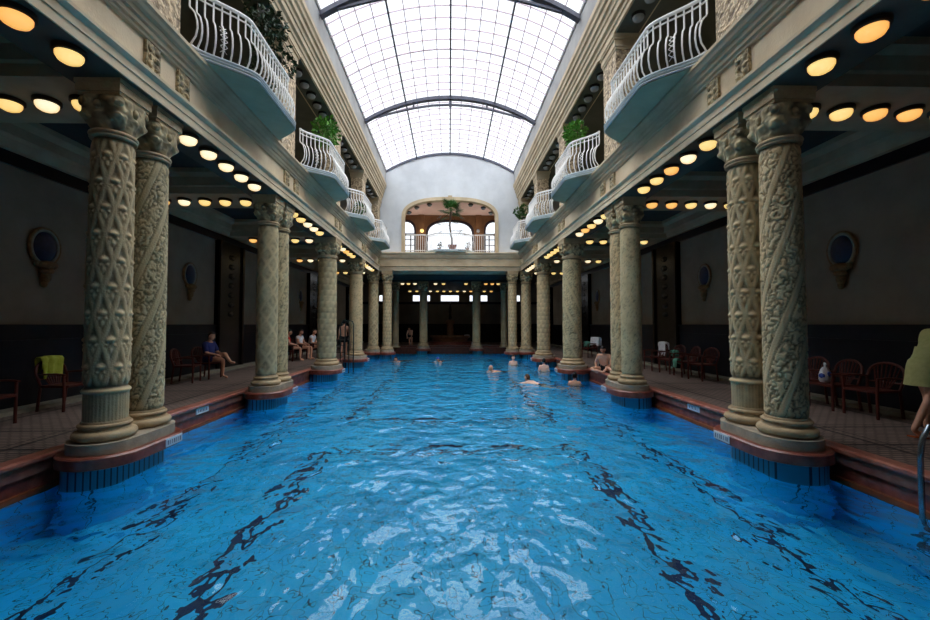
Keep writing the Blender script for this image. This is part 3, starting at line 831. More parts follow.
t = dup(t, (1.86, LW - 0.2, R(6.2)), 0, 'small dim unlit round wall lamp right of the palm, between two arched windows')
for ch in t.children:
    if ch.name.startswith('globe'): ch.data = ch.data.copy(); ch.data.materials[0] = M_['unlit']

# ------------------------------------------------------------------ skylight
TR = [5.4, 11.6, 17.8]
SKY0 = 3.4
b = MB(); b.box(-3.74, 3.74, Y0 - 0.3, SKY0, R(8.9), R(9.1)); b.prism_y([(x, z) for x, z in [(-3.72, R(9.0)), (3.72, R(9.0)), (0, R(10.2))]], SKY0 - 0.2, SKY0); struct('roof_front', b, M_['cove'])  # unseen solid roof, added to darken the hall near the camera
bays = [(SKY0, TR[0]), (TR[0], TR[1]), (TR[1], TR[2]), (TR[2], END)]
def arcpts(k, d=0.0, xmax=SPX):
    amax = math.asin(xmax / RAD)
    return [((RAD - d) * sin(-amax + 2 * amax * i / k), APZ - RAD + (RAD - d) * cos(-amax + 2 * amax * i / k)) for i in range(k + 1)]
NP = 16
for bi, (ya, yb) in enumerate(bays):
    P = arcpts(NP)
    m = MB(); m.add([(x, yy, z + 0.03) for yy in (ya, yb) for x, z in P], [(i, i + 1, NP + 2 + i, NP + 1 + i) for i in range(NP)])
    wn = struct('window_%d' % (bi + 1), m, M_['glass'], smooth=True)
    tag(wn, 'curved glass skylight bay, %s from the pool end wall' % ['fourth', 'third', 'second', 'first'][bi], 'skylight')
    m = MB()
    for i in range(1, NP):
        x, z = P[i]; wd = 0.012
        if i % 4: m.box(x - wd, x + wd, ya, yb, z - 0.02, z + 0.02)
    cnt = int(round((yb - ya) / 0.525))
    for j in range(1, cnt):
        yy = ya + (yb - ya) * j / cnt
        wd = 0.009 if j % 6 else 0.018
        m.loft([[(x, yy - wd, z - 0.02), (x, yy + wd, z - 0.02), (x, yy + wd, z + 0.015), (x, yy - wd, z + 0.015)] for x, z in P])
    m.build('glazing_bar', M_['bar'], wn)
    m = MB()
    for i in (4, 8, 12):
        x, z = P[i]; m.box(x - 0.028, x + 0.028, ya, yb, z - 0.07, z)
    m.build('purlin', M_['steel'], wn)
b = MB(); P = arcpts(24)
b.loft([[(x, END - 0.05, z - 0.09), (x, END + 0.02, z - 0.09), (x, END + 0.02, z + 0.04), (x, END - 0.05, z + 0.04)] for x, z in P]); struct('trim_skylight', b, M_['steel'])
for i, yy in enumerate(TR):
    t = thing('roof_truss', 'blue grey curved steel roof truss under the skylight, %s from the camera' % ORD[i], 'truss', (0, yy, 0), 0, 'skylight trusses')
    P = arcpts(24, 0.03)
    m = MB(); m.loft([[(x, -0.1, z - 0.14), (x, 0.1, z - 0.14), (x, 0.1, z), (x, -0.1, z)] for x, z in P]); m.build('upper_chord', M_['steel'], t)
    # shallow lower chord below it
    Q = []
    for k in range(9):
        x = -3.2 + 6.4 * k / 8; Q.append((x, sky_z(x) - 0.17 - 0.22 * (1 - (x / 3.3) ** 4) ))
    m = MB(); m.loft([[(x, -0.04, z - 0.035), (x, 0.04, z - 0.035), (x, 0.04, z + 0.035), (x, -0.04, z + 0.035)] for x, z in Q]); m.build('lower_chord', M_['steel'], t)
    for k in (0, 2, 4, 6, 8):
        x, z = Q[k]; w_ = 0.06 if k == 4 else 0.035
        m = MB(); m.box(x - w_, x + w_, -0.035, 0.035, z - (0.1 if k == 4 else 0), sky_z(x) - 0.1); m.build('strut', M_['steel'], t)
# opaque roof above the side galleries
for s_, side in ((-1, 'left'), (1, 'right')):
    b = MB(); b.box(s_ * 3.74, s_ * 8.2, Y0 - 0.3, 28.2, R(8.98), R(9.1)); struct('roof_' + side, b, M_['endwall'])
    b = MB(); b.box(s_ * 7.3, s_ * 7.6, Y0, 28.2, R(3.9), R(9.0)); struct('outer_wall_' + side, b, M_['endwall'])
b = MB(); b.box(-8, 8, LW + 0.3, 28.2, R(7.3), R(9.0)); struct('roof_loggia', b, M_['endwall'])

# ------------------------------------------------------------------ balconies
def make_balcony(label, L=1.56, V=0.56):
    """local x along the wall, local y out over the pool, z from the upper floor"""
    t = thing('balcony', label, 'balcony', (0, 0, 0), 0, 'curved balconies over the pool')
    def v_at(u, d=0.0):
        a = abs(u); s_ = 0.52 * L
        return (V + d) * (1 - smooth01((a - s_ + 0.05) / (L - s_ + 0.05 + d * 0.6))) + (0.02 if d == 0 else 0)
    N_ = 48
    def plan(d, ext): return [(-(L + ext) + 2 * (L + ext) * i / N_, v_at(-(L + ext) + 2 * (L + ext) * i / N_, d)) for i in range(N_ + 1)]
    edge = plan(0.17, 0.04)
    poly = edge + [(L + 0.1, -0.2), (-L - 0.1, -0.2)]
    MB().prism_z(poly, -0.05, 0.07).build('slab', M_['teal'], t, 0.4)
    m = MB()
    for (z, r_) in ((0.075, 0.022), (0.03, 0.016), (-0.02, 0.016)):
        m.tube([(x, y_ + 0.01, z) for x, y_ in edge], r_, 6)
    m.build('slab_moulding', M_['tealedge'], t, True)
    base = plan(0.0, 0.0)
    # arc length resample
    def resample(pts, n):
        d = [0]
        for i in range(1, len(pts)): d.append(d[-1] + math.dist(pts[i], pts[i - 1]))
        out = []
        for k in range(n):
            s_ = d[-1] * k / (n - 1); j = 0
            while j < len(d) - 2 and d[j + 1] < s_: j += 1
            f = (s_ - d[j]) / max(1e-6, d[j + 1] - d[j])
            a, c = pts[j], pts[j + 1]
            tx, ty = c[0] - a[0], c[1] - a[1]; l = math.hypot(tx, ty)
            out.append((a[0] + tx * f, a[1] + ty * f, -ty / l, tx / l))
        return out
    m = MB(); m.tube([(x, y_, 1.02) for x, y_ in base], 0.03, 8); hr = m.build('handrail', M_['white'], t, True)
    m = MB(); m.tube([(x, y_, 0.92) for x, y_ in base], 0.014, 6); m.build('rail', M_['white'], t, True)
    m = MB(); m.tube([(x + nx_ * 0.02, y_ + ny_ * 0.02, 0.11) for x, y_, nx_, ny_ in resample(base, 40)], 0.014, 6); m.build('rail', M_['white'], t, True)
    prof = [(0, 1.0), (0, 0.70), (0.012, 0.665), (0.05, 0.63), (0.09, 0.58), (0.13, 0.46), (0.14, 0.34), (0.115, 0.22), (0.05, 0.13), (0.02, 0.07)]
    for k, (x, y_, nx_, ny_) in enumerate(resample(base, 30)):
        m = MB(); m.tube([(x + nx_ * o, max(y_ + ny_ * o, 0.0), z) for o, z in prof], 0.0145, 5); m.build('baluster', M_['white'], t, True)
    rs = resample(base, 105)
    for k in (14, 52, 88):     # openwork lattice panels between two bars
        m = MB()
        for z0 in (0.18, 0.27, 0.36, 0.45, 0.54):
            for a, c in ((k, k + 3), (k + 3, k)):
                p, q = rs[a], rs[c]
                f = lambda z: 0.13 * sin(pi * min(1, z / 0.68))
                m.tube([(p[0] + p[2] * f(z0), max(0, p[1] + p[3] * f(z0)), z0), (q[0] + q[2] * f(z0 + .09), max(0, q[1] + q[3] * f(z0 + .09)), z0 + 0.09)], 0.006, 4)
        m.build('lattice', M_['white'], t)
    return t
bal = None
BN = ['nearest', 'second', 'third', 'farthest']
for sgn, side in ((-1, 'left'), (1, 'right')):
    for i, yc in enumerate(BAYC):
        lab = 'white curved iron balcony with teal underside, %s of four along the %s upper floor' % (BN[i], side)
        rz = -pi / 2 if sgn < 0 else pi / 2
        loc = (sgn * 3.98, yc, R(4.12))
        if bal is None:
            bal = make_balcony(lab); bal.location = loc; bal.rotation_euler = (0, 0, rz)
        else: dup(bal, loc, rz, lab)
eb_ = make_balcony('white curved iron balcony with pale teal slab below the big arch, carrying the palm', L=1.35, V=0.5)
eb_.location = (0, END - 0.15, R(4.12)); eb_.rotation_euler = (0, 0, pi)
# straight rails either side of the end balcony
for s_ in (-1, 1):
    t = thing('arch_railing', 'short white railing of close bars filling the arch on the %s of the palm' % ('left' if s_ < 0 else 'right'), 'railing', (s_ * 1.98, END + 0.1, R(4.2)), 0, 'arch railings')
    m = MB(); m.tube([(-0.56, 0, 1.0), (0.56, 0, 1.0)], 0.03, 6); m.build('handrail', M_['white'], t)
    m = MB(); m.tube([(-0.56, 0, 0.1), (0.56, 0, 0.1)], 0.02, 6); m.build('rail', M_['white'], t)
    for k in range(9):
        m = MB(); m.tube([(-0.52 + k * 0.13, 0, 0.0), (-0.52 + k * 0.13, 0, 1.0)], 0.015, 5); m.build('baluster', M_['white'], t)

# ------------------------------------------------------------------ lamps
def make_lamp(mat, label, cat='ceiling lamp', group=None, lit=True):
    """origin at the soffit, hangs down"""
    t = thing('ceiling_lamp', label, cat, (0, 0, 0), 0, group)
    MB().lathe([(0.14, 0), (0.155, -0.01), (0.155, -0.055), (0.138, -0.065)], 24).build('housing', M_['housing'], t, 0.6)
    MB().lathe([(0.127, -0.06), (0.125, -0.095), (0.103, -0.135), (0.06, -0.16), (0.015, -0.167)], 20).build('glass_bowl', mat, t, True)
    return t
LP = {k: make_lamp(M_[m_], 'x') for k, m_ in (('Y', 'lampY'), ('O', 'lampO'), ('W', 'lampW'), ('U', 'unlit'))}
for k in LP: LP[k]['used'] = 0
def lamp(k, loc, label, group):
    o = LP[k]
    if not o['used']:
        o['used'] = 1; o.location = loc; o['label'] = label; o['group'] = group; return o
    c = dup(o, loc, 0, label, group)
    return c
TONE = {'Y': 'yellow', 'O': 'orange', 'W': 'pale'}
rs_ = random.Random(11)
def tone(): return rs_.choice('YYYYOOWWW')
BAYNAME = ['before nearest pair', 'between the pairs', 'after second pair', 'between single columns', 'before end row']
for sgn, side in ((-1, 'left'), (1, 'right')):
    for bi, c0 in enumerate([3.43, 7.77, 12.25, 16.8, 21.3]):
        for j in range(5):
            yy = c0 + (j - 2) * 0.565
            if yy < 2.9: continue
            k = {(0, 2): 'O', (0, 3): 'O', (0, 4): 'Y'}.get((bi, j)) or tone()
            lamp(k, (sgn * 4.22, yy, SOF - 0.004), 'lit %s round lamp under the long %s beam %s, %s from front' % (TONE[k], side, BAYNAME[bi], ORD[j]), 'lit lamps under the long beams')
    BN2 = ['nearest column pair', 'second column pair', 'first single column', 'second single column', 'end row']
    for bi, c0 in enumerate([5.62, 10.08, 14.65, 19.2, 23.7]):
        for j in range(5):
            k = tone()
            lamp(k, (sgn * (4.98 + 0.49 * j), c0, SOF), 'lit %s round lamp on %s gallery cross beam at %s, %s from column' % (TONE[k], side, BN2[bi], ORD[j]), 'lit lamps on the gallery cross beams')
    UN = ['nearest', 'second', 'third', 'farthest']
    for bi, c0 in enumerate([8.0, 12.6, 17.1, 21.5]):
        for j in range(5):
            lamp('U', (sgn * 4.28, c0 + (j - 2) * 0.58, R(7.088)), 'unlit grey dome lamp above the %s %s balcony, %s from the front' % (UN[bi], side, ORD[j]), 'unlit lamps of the upper floor')
for ri, (yd, zr, xs_) in enumerate(((28.1, 2.85, [402, 408, 414.5, 435, 443, 465.5, 485.5, 492, 498]), (34.4, 2.85, [409.5, 416.5, 430, 437, 443.5, 450, 457, 464, 470.5, 484, 491]))):
    for j, px in enumerate(xs_):
        k = tone()
        lamp(k, ((px - VX) * yd / FPX, yd, R(zr)), 'lit %s round lamp on end room ceiling, %s row, %s from the left' % (TONE[k], ('front', 'rear')[ri], ORD[j]), 'lit lamps of the end room')
hp = arch_pts(2.58, R(4.1), R(6.15), R(7.17))
for j, i in enumerate((6, 11, 16, 26, 31, 36)):
    x, z = hp[i]
    lamp('U', (x, END + 0.42, z + 0.02), 'small unlit lamp along the underside of the big arch, %s from the right' % ORD[j], 'unlit lamps of the arch')
# ------------------------------------------------------------------ people
def skin_verts(V, E, RAD_, root=0, sub=2):
    me = bpy.data.meshes.new('tmp'); me.from_pydata([tuple(v) for v in V], E, [])
    o = bpy.data.objects.new('tmp', me); COL.objects.link(o)
    o.modifiers.new('s', 'SKIN')
    for i, sv in enumerate(me.skin_vertices[0].data):
        r = RAD_[i]; sv.radius = (r, r) if not isinstance(r, tuple) else r
        sv.use_root = (i == root)
    m = o.modifiers.new('u', 'SUBSURF'); m.levels = sub; m.render_levels = sub
    dg = bpy.context.evaluated_depsgraph_get(); dg.update()
    ev = o.evaluated_get(dg); out = bpy.data.meshes.new_from_object(ev)
    mb = MB(); mb.from_mesh(out)
    bpy.data.objects.remove(o); bpy.data.meshes.remove(me); bpy.data.meshes.remove(out)
    return mb
BONES = [('pelvis', 'spine'), ('spine', 'chest'), ('chest', 'neck'), ('neck', 'head'),
         ('chest', 'shR'), ('shR', 'elR'), ('elR', 'wrR'), ('wrR', 'paR'), ('chest', 'shL'), ('shL', 'elL'), ('elL', 'wrL'), ('wrL', 'paL'),
         ('pelvis', 'hipR'), ('hipR', 'knR'), ('knR', 'caR'), ('caR', 'anR'), ('anR', 'toR'), ('pelvis', 'hipL'), ('hipL', 'knL'), ('knL', 'caL'), ('caL', 'anL'), ('anL', 'toL')]
RADII = dict(pelvis=0.135, spine=0.118, chest=0.135, neck=0.058, head=0.055, sh=0.068, el=0.043, wr=0.028, pa=0.03, hip=0.098, kn=0.058, ca=0.05, an=0.036, to=0.032)
def rad(k): return RADII.get(k) or RADII[k[:2]] if k not in ('hipR', 'hipL') else RADII['hip']
def graph(J, keys, grow=0.0, extra={}):
    V = [J[k] for k in keys]; idx = {k: i for i, k in enumerate(keys)}
    E = [(idx[a], idx[b]) for a, b in BONES if a in idx and b in idx]
    return V, E, [extra.get(k, rad(k) + grow) for k in keys]
def head_mesh(c, fwd, up, s=1.0):
    """deformed ellipsoid with brow, nose, chin and ears"""
    f = Vector(fwd).normalized(); u = Vector(up); u = (u - f * u.dot(f)).normalized(); r = f.cross(u)
    mb = MB(); n, m = 24, 18; vs = []
    def put(x, y, z): p = Vector(c) + (r * x + f * y + u * z) * s; return tuple(p)
    for j in range(1, m):
        p = pi * j / m
        for i in range(n):
            a = 2 * pi * i / n
            x = 0.075 * sin(p) * cos(a); y = 0.095 * sin(p) * sin(a); z = 0.118 * cos(p)
            if z < -0.02: x *= 1 - 0.28 * (-z - 0.02) / 0.1
            if y > 0:
                y += 0.026 * math.exp(-((x / 0.014) ** 2 + ((z + 0.022) / 0.026) ** 2))
                y += 0.012 * math.exp(-((x / 0.03) ** 2 + ((z + 0.095) / 0.02) ** 2))
                y += 0.006 * math.exp(-((x / 0.05) ** 2 + ((z - 0.022) / 0.012) ** 2))
                y -= 0.008 * math.exp(-(((abs(x) - 0.03) / 0.016) ** 2 + ((z - 0.002) / 0.014) ** 2))
                y += 0.006 * math.exp(-((x / 0.025) ** 2 + ((z + 0.06) / 0.012) ** 2))
            vs.append(put(x, y, z))
    t = len(vs); vs += [put(0, 0, 0.118), put(0, 0, -0.118)]
    fs = [(j * n + i, j * n + (i + 1) % n, (j + 1) * n + (i + 1) % n, (j + 1) * n + i) for j in range(m - 2) for i in range(n)]
    fs += [(t, (i + 1) % n, i) for i in range(n)] + [(t + 1, (m - 2) * n + i, (m - 2) * n + (i + 1) % n) for i in range(n)]
    mb.add(vs, fs)
    B = Matrix((r, f, u)).transposed()
    for sx in (-1, 1): mb.ball(put(sx * 0.077, -0.005, -0.01), 0.012 * s, 0.022 * s, 0.034 * s, 8, 6, B)
    return mb, put, B
def hair_mesh(put, s, style):
    mb = MB(); n, m = 20, 10; vs = []
    back = {'short': -0.05, 'bald': 0, 'cap': -0.01, 'long': -0.16, 'bun': -0.06}[style]
    for j in range(m + 1):
        q = j / m
        for i in range(n):
            a = 2 * pi * i / n; f = sin(a)          # f = 1 forward
            zmin = (0.062 if f > 0.3 else 0.062 + (back - 0.062) * smooth01((0.3 - f) / 0.8)) if style != 'cap' else 0.03
            z = 0.128 + (zmin - 0.128) * q
            zz = max(-0.99, min(0.99, z / 0.128)); w = sqrt(1 - zz * zz) if z > -0.02 else 0.98
            vs.append(put(0.083 * w * cos(a), 0.104 * w * f - (0.004 if f < 0 else 0), z))
    vs.append(put(0, 0, 0.129)); t = len(vs) - 1
    fs = [(j * n + i, j * n + (i + 1) % n, (j + 1) * n + (i + 1) % n, (j + 1) * n + i) for j in range(m) for i in range(n)] + [(t, (i + 1) % n, i) for i in range(n)]
    mb.add(vs, fs)
    if style == 'bun': mb.ball(put(0, -0.11, 0.05), 0.045 * s, None, None, 12, 8)
    return mb
def add_hand(mb, wr, el, palm_n, curl=0.5, s=1.0, side=1):
    """five fingers of different length rooted in the palm"""
    d = (Vector(wr) - Vector(el)).normalized(); nrm = Vector(palm_n); nrm = (nrm - d * nrm.dot(d)).normalized(); x = d.cross(nrm) * side
    w = Vector(wr)
    rings = []
    for q, (wd, th) in ((-0.005, (0.026, 0.018)), (0.03, (0.036, 0.016)), (0.065, (0.042, 0.014)), (0.09, (0.040, 0.012))):
        c = w + d * q * s
        rings.append([tuple(c + x * (cos(2 * pi * k / 10) * wd * s) + nrm * (sin(2 * pi * k / 10) * th * s)) for k in range(10)])
    mb.loft(rings)
    for k, (off, ln) in enumerate(((-0.031, 0.060), (-0.011, 0.072), (0.010, 0.078), (0.030, 0.070))):
        p = w + (d * 0.08 + x * off) * s; path = [tuple(p)]; ang = 0.15
        for seg in (0.45, 0.32, 0.23):
            ang += curl * 0.8; p = p + (d * cos(ang) + nrm * sin(ang)) * ln * seg * s * 1.1; path.append(tuple(p))
        mb.tube(path, [0.0095 * s, 0.009 * s, 0.008 * s, 0.006 * s], 6)
    p = w + (d * 0.03 + x * 0.03) * s
    mb.tube([tuple(p), tuple(p + (d * 0.025 + x * 0.022 + nrm * 0.01) * s), tuple(p + (d * 0.055 + x * 0.03 + nrm * 0.022) * s), tuple(p + (d * 0.075 + x * 0.028 + nrm * 0.03) * s)], [0.013 * s, 0.0115 * s, 0.0095 * s, 0.007 * s], 6)

STAND = dict(pelvis=(0, 0, .95), spine=(0, 0.005, 1.12), chest=(0, -.005, 1.31), neck=(0, -0.005, 1.46), head=(0, .015, 1.54), shR=(.165, 0, 1.40), elR=(.22, -.03, 1.13), wrR=(.235, .05, .90),
             shL=(-.165, 0, 1.40), elL=(-.22, -.03, 1.13), wrL=(-.235, .05, .90), hipR=(.088, 0, .90), knR=(.1, .02, .49), caR=(.1, -.01, .34), anR=(.1, -.02, .08), toR=(.115, .14, .03),
             hipL=(-.088, 0, .90), knL=(-.1, .02, .49), caL=(-.1, -.01, .34), anL=(-.1, -.02, .08), toL=(-.115, .14, .03))
def person(label, loc, rz, J, fwd, up, skin, hair, hairmat, group=None, palmR=(0, 1, 0), palmL=(0, 1, 0), curl=0.5, clothes=(), headoff=0.085, eyes=True):
    t = thing('person', label, 'person', loc, rz, group)
    J = {k: Vector(v) for k, v in J.items()}
    for s_ in 'RL': J['pa' + s_] = J['wr' + s_] + (J['wr' + s_] - J['el' + s_]).normalized() * 0.03
    keys = ['pelvis', 'spine', 'chest', 'neck', 'head'] + [k + s_ for s_ in 'RL' for k in ('sh', 'el', 'wr', 'pa', 'hip', 'kn', 'ca', 'an', 'to')]
    V, E, Rr = graph(J, keys)
    body = skin_verts(V, E, Rr)
    u = Vector(up).normalized()
    hc = J['head'] + u * headoff + Vector(fwd).normalized() * 0.012
    hm, put, B = head_mesh(hc, fwd, up)
    body.add(hm.v, hm.f)
    add_hand(body, J['wrR'], J['elR'], palmR, curl, 1, -1); add_hand(body, J['wrL'], J['elL'], palmL, curl, 1, 1)
    body.build('body', skin, t, True)
    if hair != 'bald': hair_mesh(put, 1, hair).build('cap' if hair == 'cap' else 'hair', hairmat, t, True)
    if eyes:
        for sx in (-1, 1): MB().ball(put(sx * 0.03, 0.085, 0.004), 0.011, 0.006, 0.006, 8, 6, B).build('eye', M_['eye'], t, True)
        MB().ball(put(0, 0.095, -0.062), 0.022, 0.006, 0.006, 8, 6, B).build('mouth', M_['lip'], t, True)
    for (nm, keys_, grow, mat, ex) in clothes:
        V, E, Rr = graph(J, keys_, grow, ex or {})
        skin_verts(V, E, Rr).build(nm, mat, t, True)
    return t, J
def mid(J, a, b, f): return tuple(Vector(J[a]).lerp(Vector(J[b]), f))
def shorts(J, mat, f=0.45):
    J['thR'] = mid(J, 'hipR', 'knR', f); J['thL'] = mid(J, 'hipL', 'knL', f)
BONES += [('hipR', 'thR'), ('hipL', 'thL'), ('shR', 'slR'), ('shL', 'slL')]
RADII['th'] = 0.085; RADII['sl'] = 0.055
SHORTS = ['pelvis', 'hipR', 'thR', 'hipL', 'thL']
SHIRT = ['pelvis', 'spine', 'chest', 'shR', 'slR', 'shL', 'slL']
def at(px, py, d): return ((px - VX) * d / FPX, d, EYE - (py - VY) * d / FPX)

# --- swimmers: standing chest deep or swimming
def stander(label, x, d, rz, skin, hair, hm, sink=1.36, arms=0):
    J = dict(STAND); J = {k: Vector(v) for k, v in J.items()}
    if arms: J['elR'] = Vector((.34, .1, 1.24)); J['wrR'] = Vector((.32, .32, 1.2)); J['elL'] = Vector((-.34, .1, 1.24)); J['wrL'] = Vector((-.32, .32, 1.2))
    shorts(J, None)
    return person(label, (x, d, -sink), rz, J, (0, 1, 0), (0, 0, 1), skin, hair, hm, 'bathers in the water', clothes=[('swim_trunks', SHORTS, 0.012, M_['blackcloth'], None)])
def swimmer(label, x, d, rz, skin, hair, hm, lift=0.0):
    J = dict(pelvis=(0, -.62, -.16), spine=(0, -.45, -.12), chest=(0, -.26, -.07), neck=(0, -.12, -.02), head=(0, -.06, .035), shR=(.165, -.2, -.04), elR=(.3, .08, -.09), wrR=(.2, .3, -.1),
             shL=(-.165, -.2, -.04), elL=(-.3, .08, -.09), wrL=(-.2, .3, -.1), hipR=(.09, -.68, -.17), knR=(.14, -1.05, -.28), caR=(.14, -1.2, -.29), anR=(.13, -1.42, -.28), toR=(.15, -1.58, -.3),
             hipL=(-.09, -.68, -.17), knL=(-.14, -1.05, -.3), caL=(-.14, -1.2, -.31), anL=(-.13, -1.42, -.3), toL=(-.15, -1.58, -.32))
    J = {k: Vector(v) + Vector((0, 0, lift)) for k, v in J.items()}
    shorts(J, None)
    return person(label, (x, d, 0.0), rz, J, (0, 1, 0.1), (0, -0.25, 1), skin, hair, hm, 'bathers in the water', palmR=(0, 0, -1), palmL=(0, 0, -1), curl=0.2, clothes=[('swimsuit', SHORTS + ['spine'], 0.01, M_['blackcloth'], None)])
swimmer('dark haired swimmer alone near the far left end columns', -2.9, 22.0, 2.6, M_['skin'], 'short', M_['hairk'])
swimmer('swimmer in a blue cap in the middle of the far end', -0.66, 21.8, 3.0, M_['skin'], 'cap', M_['capb'])
swimmer('bald pink swimmer gliding with arms and back showing, centre right', 1.62, 17.2, 2.0, M_['skin'], 'bald', None, 0.03)
swimmer('brown haired swimmer with bare back, nearest the camera in the open water', 2.55, 14.1, 0.75, M_['skinp'], 'short', M_['hairb'], 0.04)
stander('pale bather standing shoulder deep before the far right columns', 3.1, 20.4, 3.3, M_['skinp'], 'short', M_['hairb'], 1.30)
stander('black haired bather seen from behind, back bare, between the right single columns', 3.95, 17.5, -0.3, M_['skinp'], 'short', M_['hairk'], 1.22)
stander('black haired bather low in the water beside the first right single column', 4.12, 13.75, -0.5, M_['skin'], 'bun', M_['hairk'], 1.38)

# --- man sitting on the pool edge, right
J = dict(pelvis=(0, 0, .10), spine=(0.0, 0.06, .26), chest=(0, .12, .44), neck=(0, .18, .57), head=(0, .215, .65), shR=(.175, .14, .53), elR=(.26, .12, .27), wrR=(.2, .30, .10),
         shL=(-.175, .14, .53), elL=(-.24, .22, .28), wrL=(-.10, .36, .14), hipR=(.09, .04, .10), knR=(.34, .42, .13), caR=(.24, .50, .09), anR=(.04, .50, .06), toR=(-.10, .55, .05),
         hipL=(-.09, .04, .10), knL=(-.22, .44, .16), caL=(-.3, .52, .12), anL=(-.38, .66, .07), toL=(-.36, .80, .04))
J = {k: Vector(v) for k, v in J.items()}; shorts(J, None, 0.4)
person('bare chested person in black trunks sitting on the pool edge beside the second right pair', (4.98, 13.35, DECK), 2.6, J, (0.05, 1, -0.35), (0, 0.3, 1), M_['skin'], 'short', M_['hairk'],
       palmR=(0, 0, -1), palmL=(0, 0, -1), clothes=[('swim_trunks', SHORTS, 0.014, M_['blackcloth'], None)])

# --- seated figures on chairs
def seated(label, loc, rz, skin, hair, hm, top, bottom, cross=True, lean=0.0, sleeve=0.9, legf=0.45, bare=False):
    J = dict(pelvis=(0, 0, .55), spine=(0, -.04 + lean * .3, .72), chest=(0, -.05 + lean * .7, .90), neck=(0, -.02 + lean, 1.04), head=(0, .02 + lean, 1.12), shR=(.17, -.03 + lean, .98), elR=(.24, .06 + lean * .6, .73), wrR=(.14, .28, .68),
             shL=(-.17, -.03 + lean, .98), elL=(-.24, .06 + lean * .6, .73), wrL=(-.12, .28, .68), hipR=(.09, .04, .54), knR=(.10, .46, .55), caR=(.10, .47, .40), anR=(.10, .46, .09), toR=(.11, .62, .035),
             hipL=(-.09, .04, .54), knL=(-.12, .46, .55), caL=(-.12, .47, .40), anL=(-.12, .46, .09), toL=(-.13, .62, .035))
    if cross: J.update(hipL=(-.09, .05, .56), knL=(-.0, .46, .70), caL=(.08, .56, .62), anL=(.20, .76, .48), toL=(.26, .92, .47))
    J = {k: Vector(v) for k, v in J.items()}; shorts(J, None, legf)
    J['slR'] = mid(J, 'shR', 'elR', sleeve); J['slL'] = mid(J, 'shL', 'elL', sleeve)
    cl = [('shorts', SHORTS, 0.014, bottom, None)]
    if top: cl.append(('shirt', SHIRT, 0.018, top, None))
    return person(label, loc, rz, J, (0, 1, -0.1), (0, 0.1, 1), skin, hair, hm, None, palmR=(0, 0, -1), palmL=(0, 0, -1), clothes=cl)
seated('person in a navy blue top sitting with legs crossed by the left wall', (-6.88, 12.05, DECK), -pi / 2 - 0.1, M_['skin'], 'short', M_['hairk'], M_['navy'], M_['navy'], legf=0.3, sleeve=0.95)
seated('person in a red shirt sitting by the left wall beyond the navy top', (-6.75, 17.5, DECK), -pi / 2 + .3, M_['skin'], 'short', M_['hairk'], M_['redcloth'], M_['blackcloth'], False, sleeve=0.5)
seated('person in a white shirt with bare thighs sitting beside the red shirt', (-6.55, 18.3, DECK), -pi / 2 - .2, M_['skin'], 'short', M_['hairk'], M_['whitecloth'], M_['blackcloth'], False, sleeve=0.5, legf=0.2)
seated('dark haired person in a pale top sitting half behind the first left single column', (-6.3, 19.0, DECK), -pi / 2 - .1, M_['skin'], 'short', M_['hairk'], M_['whitecloth'], M_['blackcloth'], False, 0.1, sleeve=0.5)

# --- standing figures
J = {k: Vector(v) for k, v in STAND.items()}; shorts(J, None, 0.55)
person('bare backed person in dark shorts standing on the left deck behind a handrail', (-4.98, 19.6, DECK), 0.4, J, (0, 1, 0), (0, 0, 1), M_['skin'], 'short', M_['hairk'], clothes=[('shorts', SHORTS, 0.016, M_['blackcloth'], None)])
J = {k: Vector(v) for k, v in STAND.items()}
J.update(spine=Vector((0, .06, 1.08)), chest=Vector((0, .16, 1.22)), neck=Vector((0, .27, 1.32)), head=Vector((0, .33, 1.38)), shR=Vector((.165, .2, 1.28)), shL=Vector((-.165, .2, 1.28)), elR=Vector((.22, .3, 1.0)), wrR=Vector((.16, .4, .78)), elL=Vector((-.22, .3, 1.0)), wrL=Vector((-.16, .4, .78)))
shorts(J, None, 0.5)
person('person in dark trunks stooping at the far end steps left of the fountain', (-2.68, 28.5, DECK), 2.9, J, (0, 1, -0.4), (0, 0.4, 1), M_['skin'], 'short', M_['hairk'], clothes=[('swim_trunks', SHORTS, 0.014, M_['blackcloth'], None)])[0].scale = (.86,) * 3

# --- woman in pale green, right edge; local +Y is the way she walks
J = dict(pelvis=(0, 0, 1.0), spine=(0, .10, 1.14), chest=(0, .26, 1.29), neck=(0, .42, 1.41), head=(0, .50, 1.46), shR=(.16, .33, 1.39), elR=(.27, .12, 1.17), wrR=(.25, .3, 1.04), shL=(-.16, .33, 1.39), elL=(-.23, .36, 1.13), wrL=(-.2, .44, .93),
         hipR=(.09, .02, .95), knR=(.1, -.10, .52), caR=(.1, -.2, .38), anR=(.1, -.38, .12), toR=(.11, -.24, .03), hipL=(-.09, .02, .95), knL=(-.1, .18, .52), caL=(-.1, .16, .37), anL=(-.1, .13, .09), toL=(-.11, .3, .03))
J = {k: Vector(v) for k, v in J.items()}
J['slR'] = mid(J, 'shR', 'elR', 0.8); J['slL'] = mid(J, 'shL', 'elL', 0.8)
wt, J = person('person in a pale green dress leaning forward at the right edge', (6.54, 5.62, DECK), -pi / 2 + 0.12, J, (0, 1, -0.5), (0, 0.5, 1), M_['skin'], 'short', M_['hairb'], palmR=(0, 0, 1), palmL=(0, 0, 1),
           clothes=[])
V, E, Rr = graph(J, SHIRT, 0.03); top = skin_verts(V, E, Rr)
rings = []
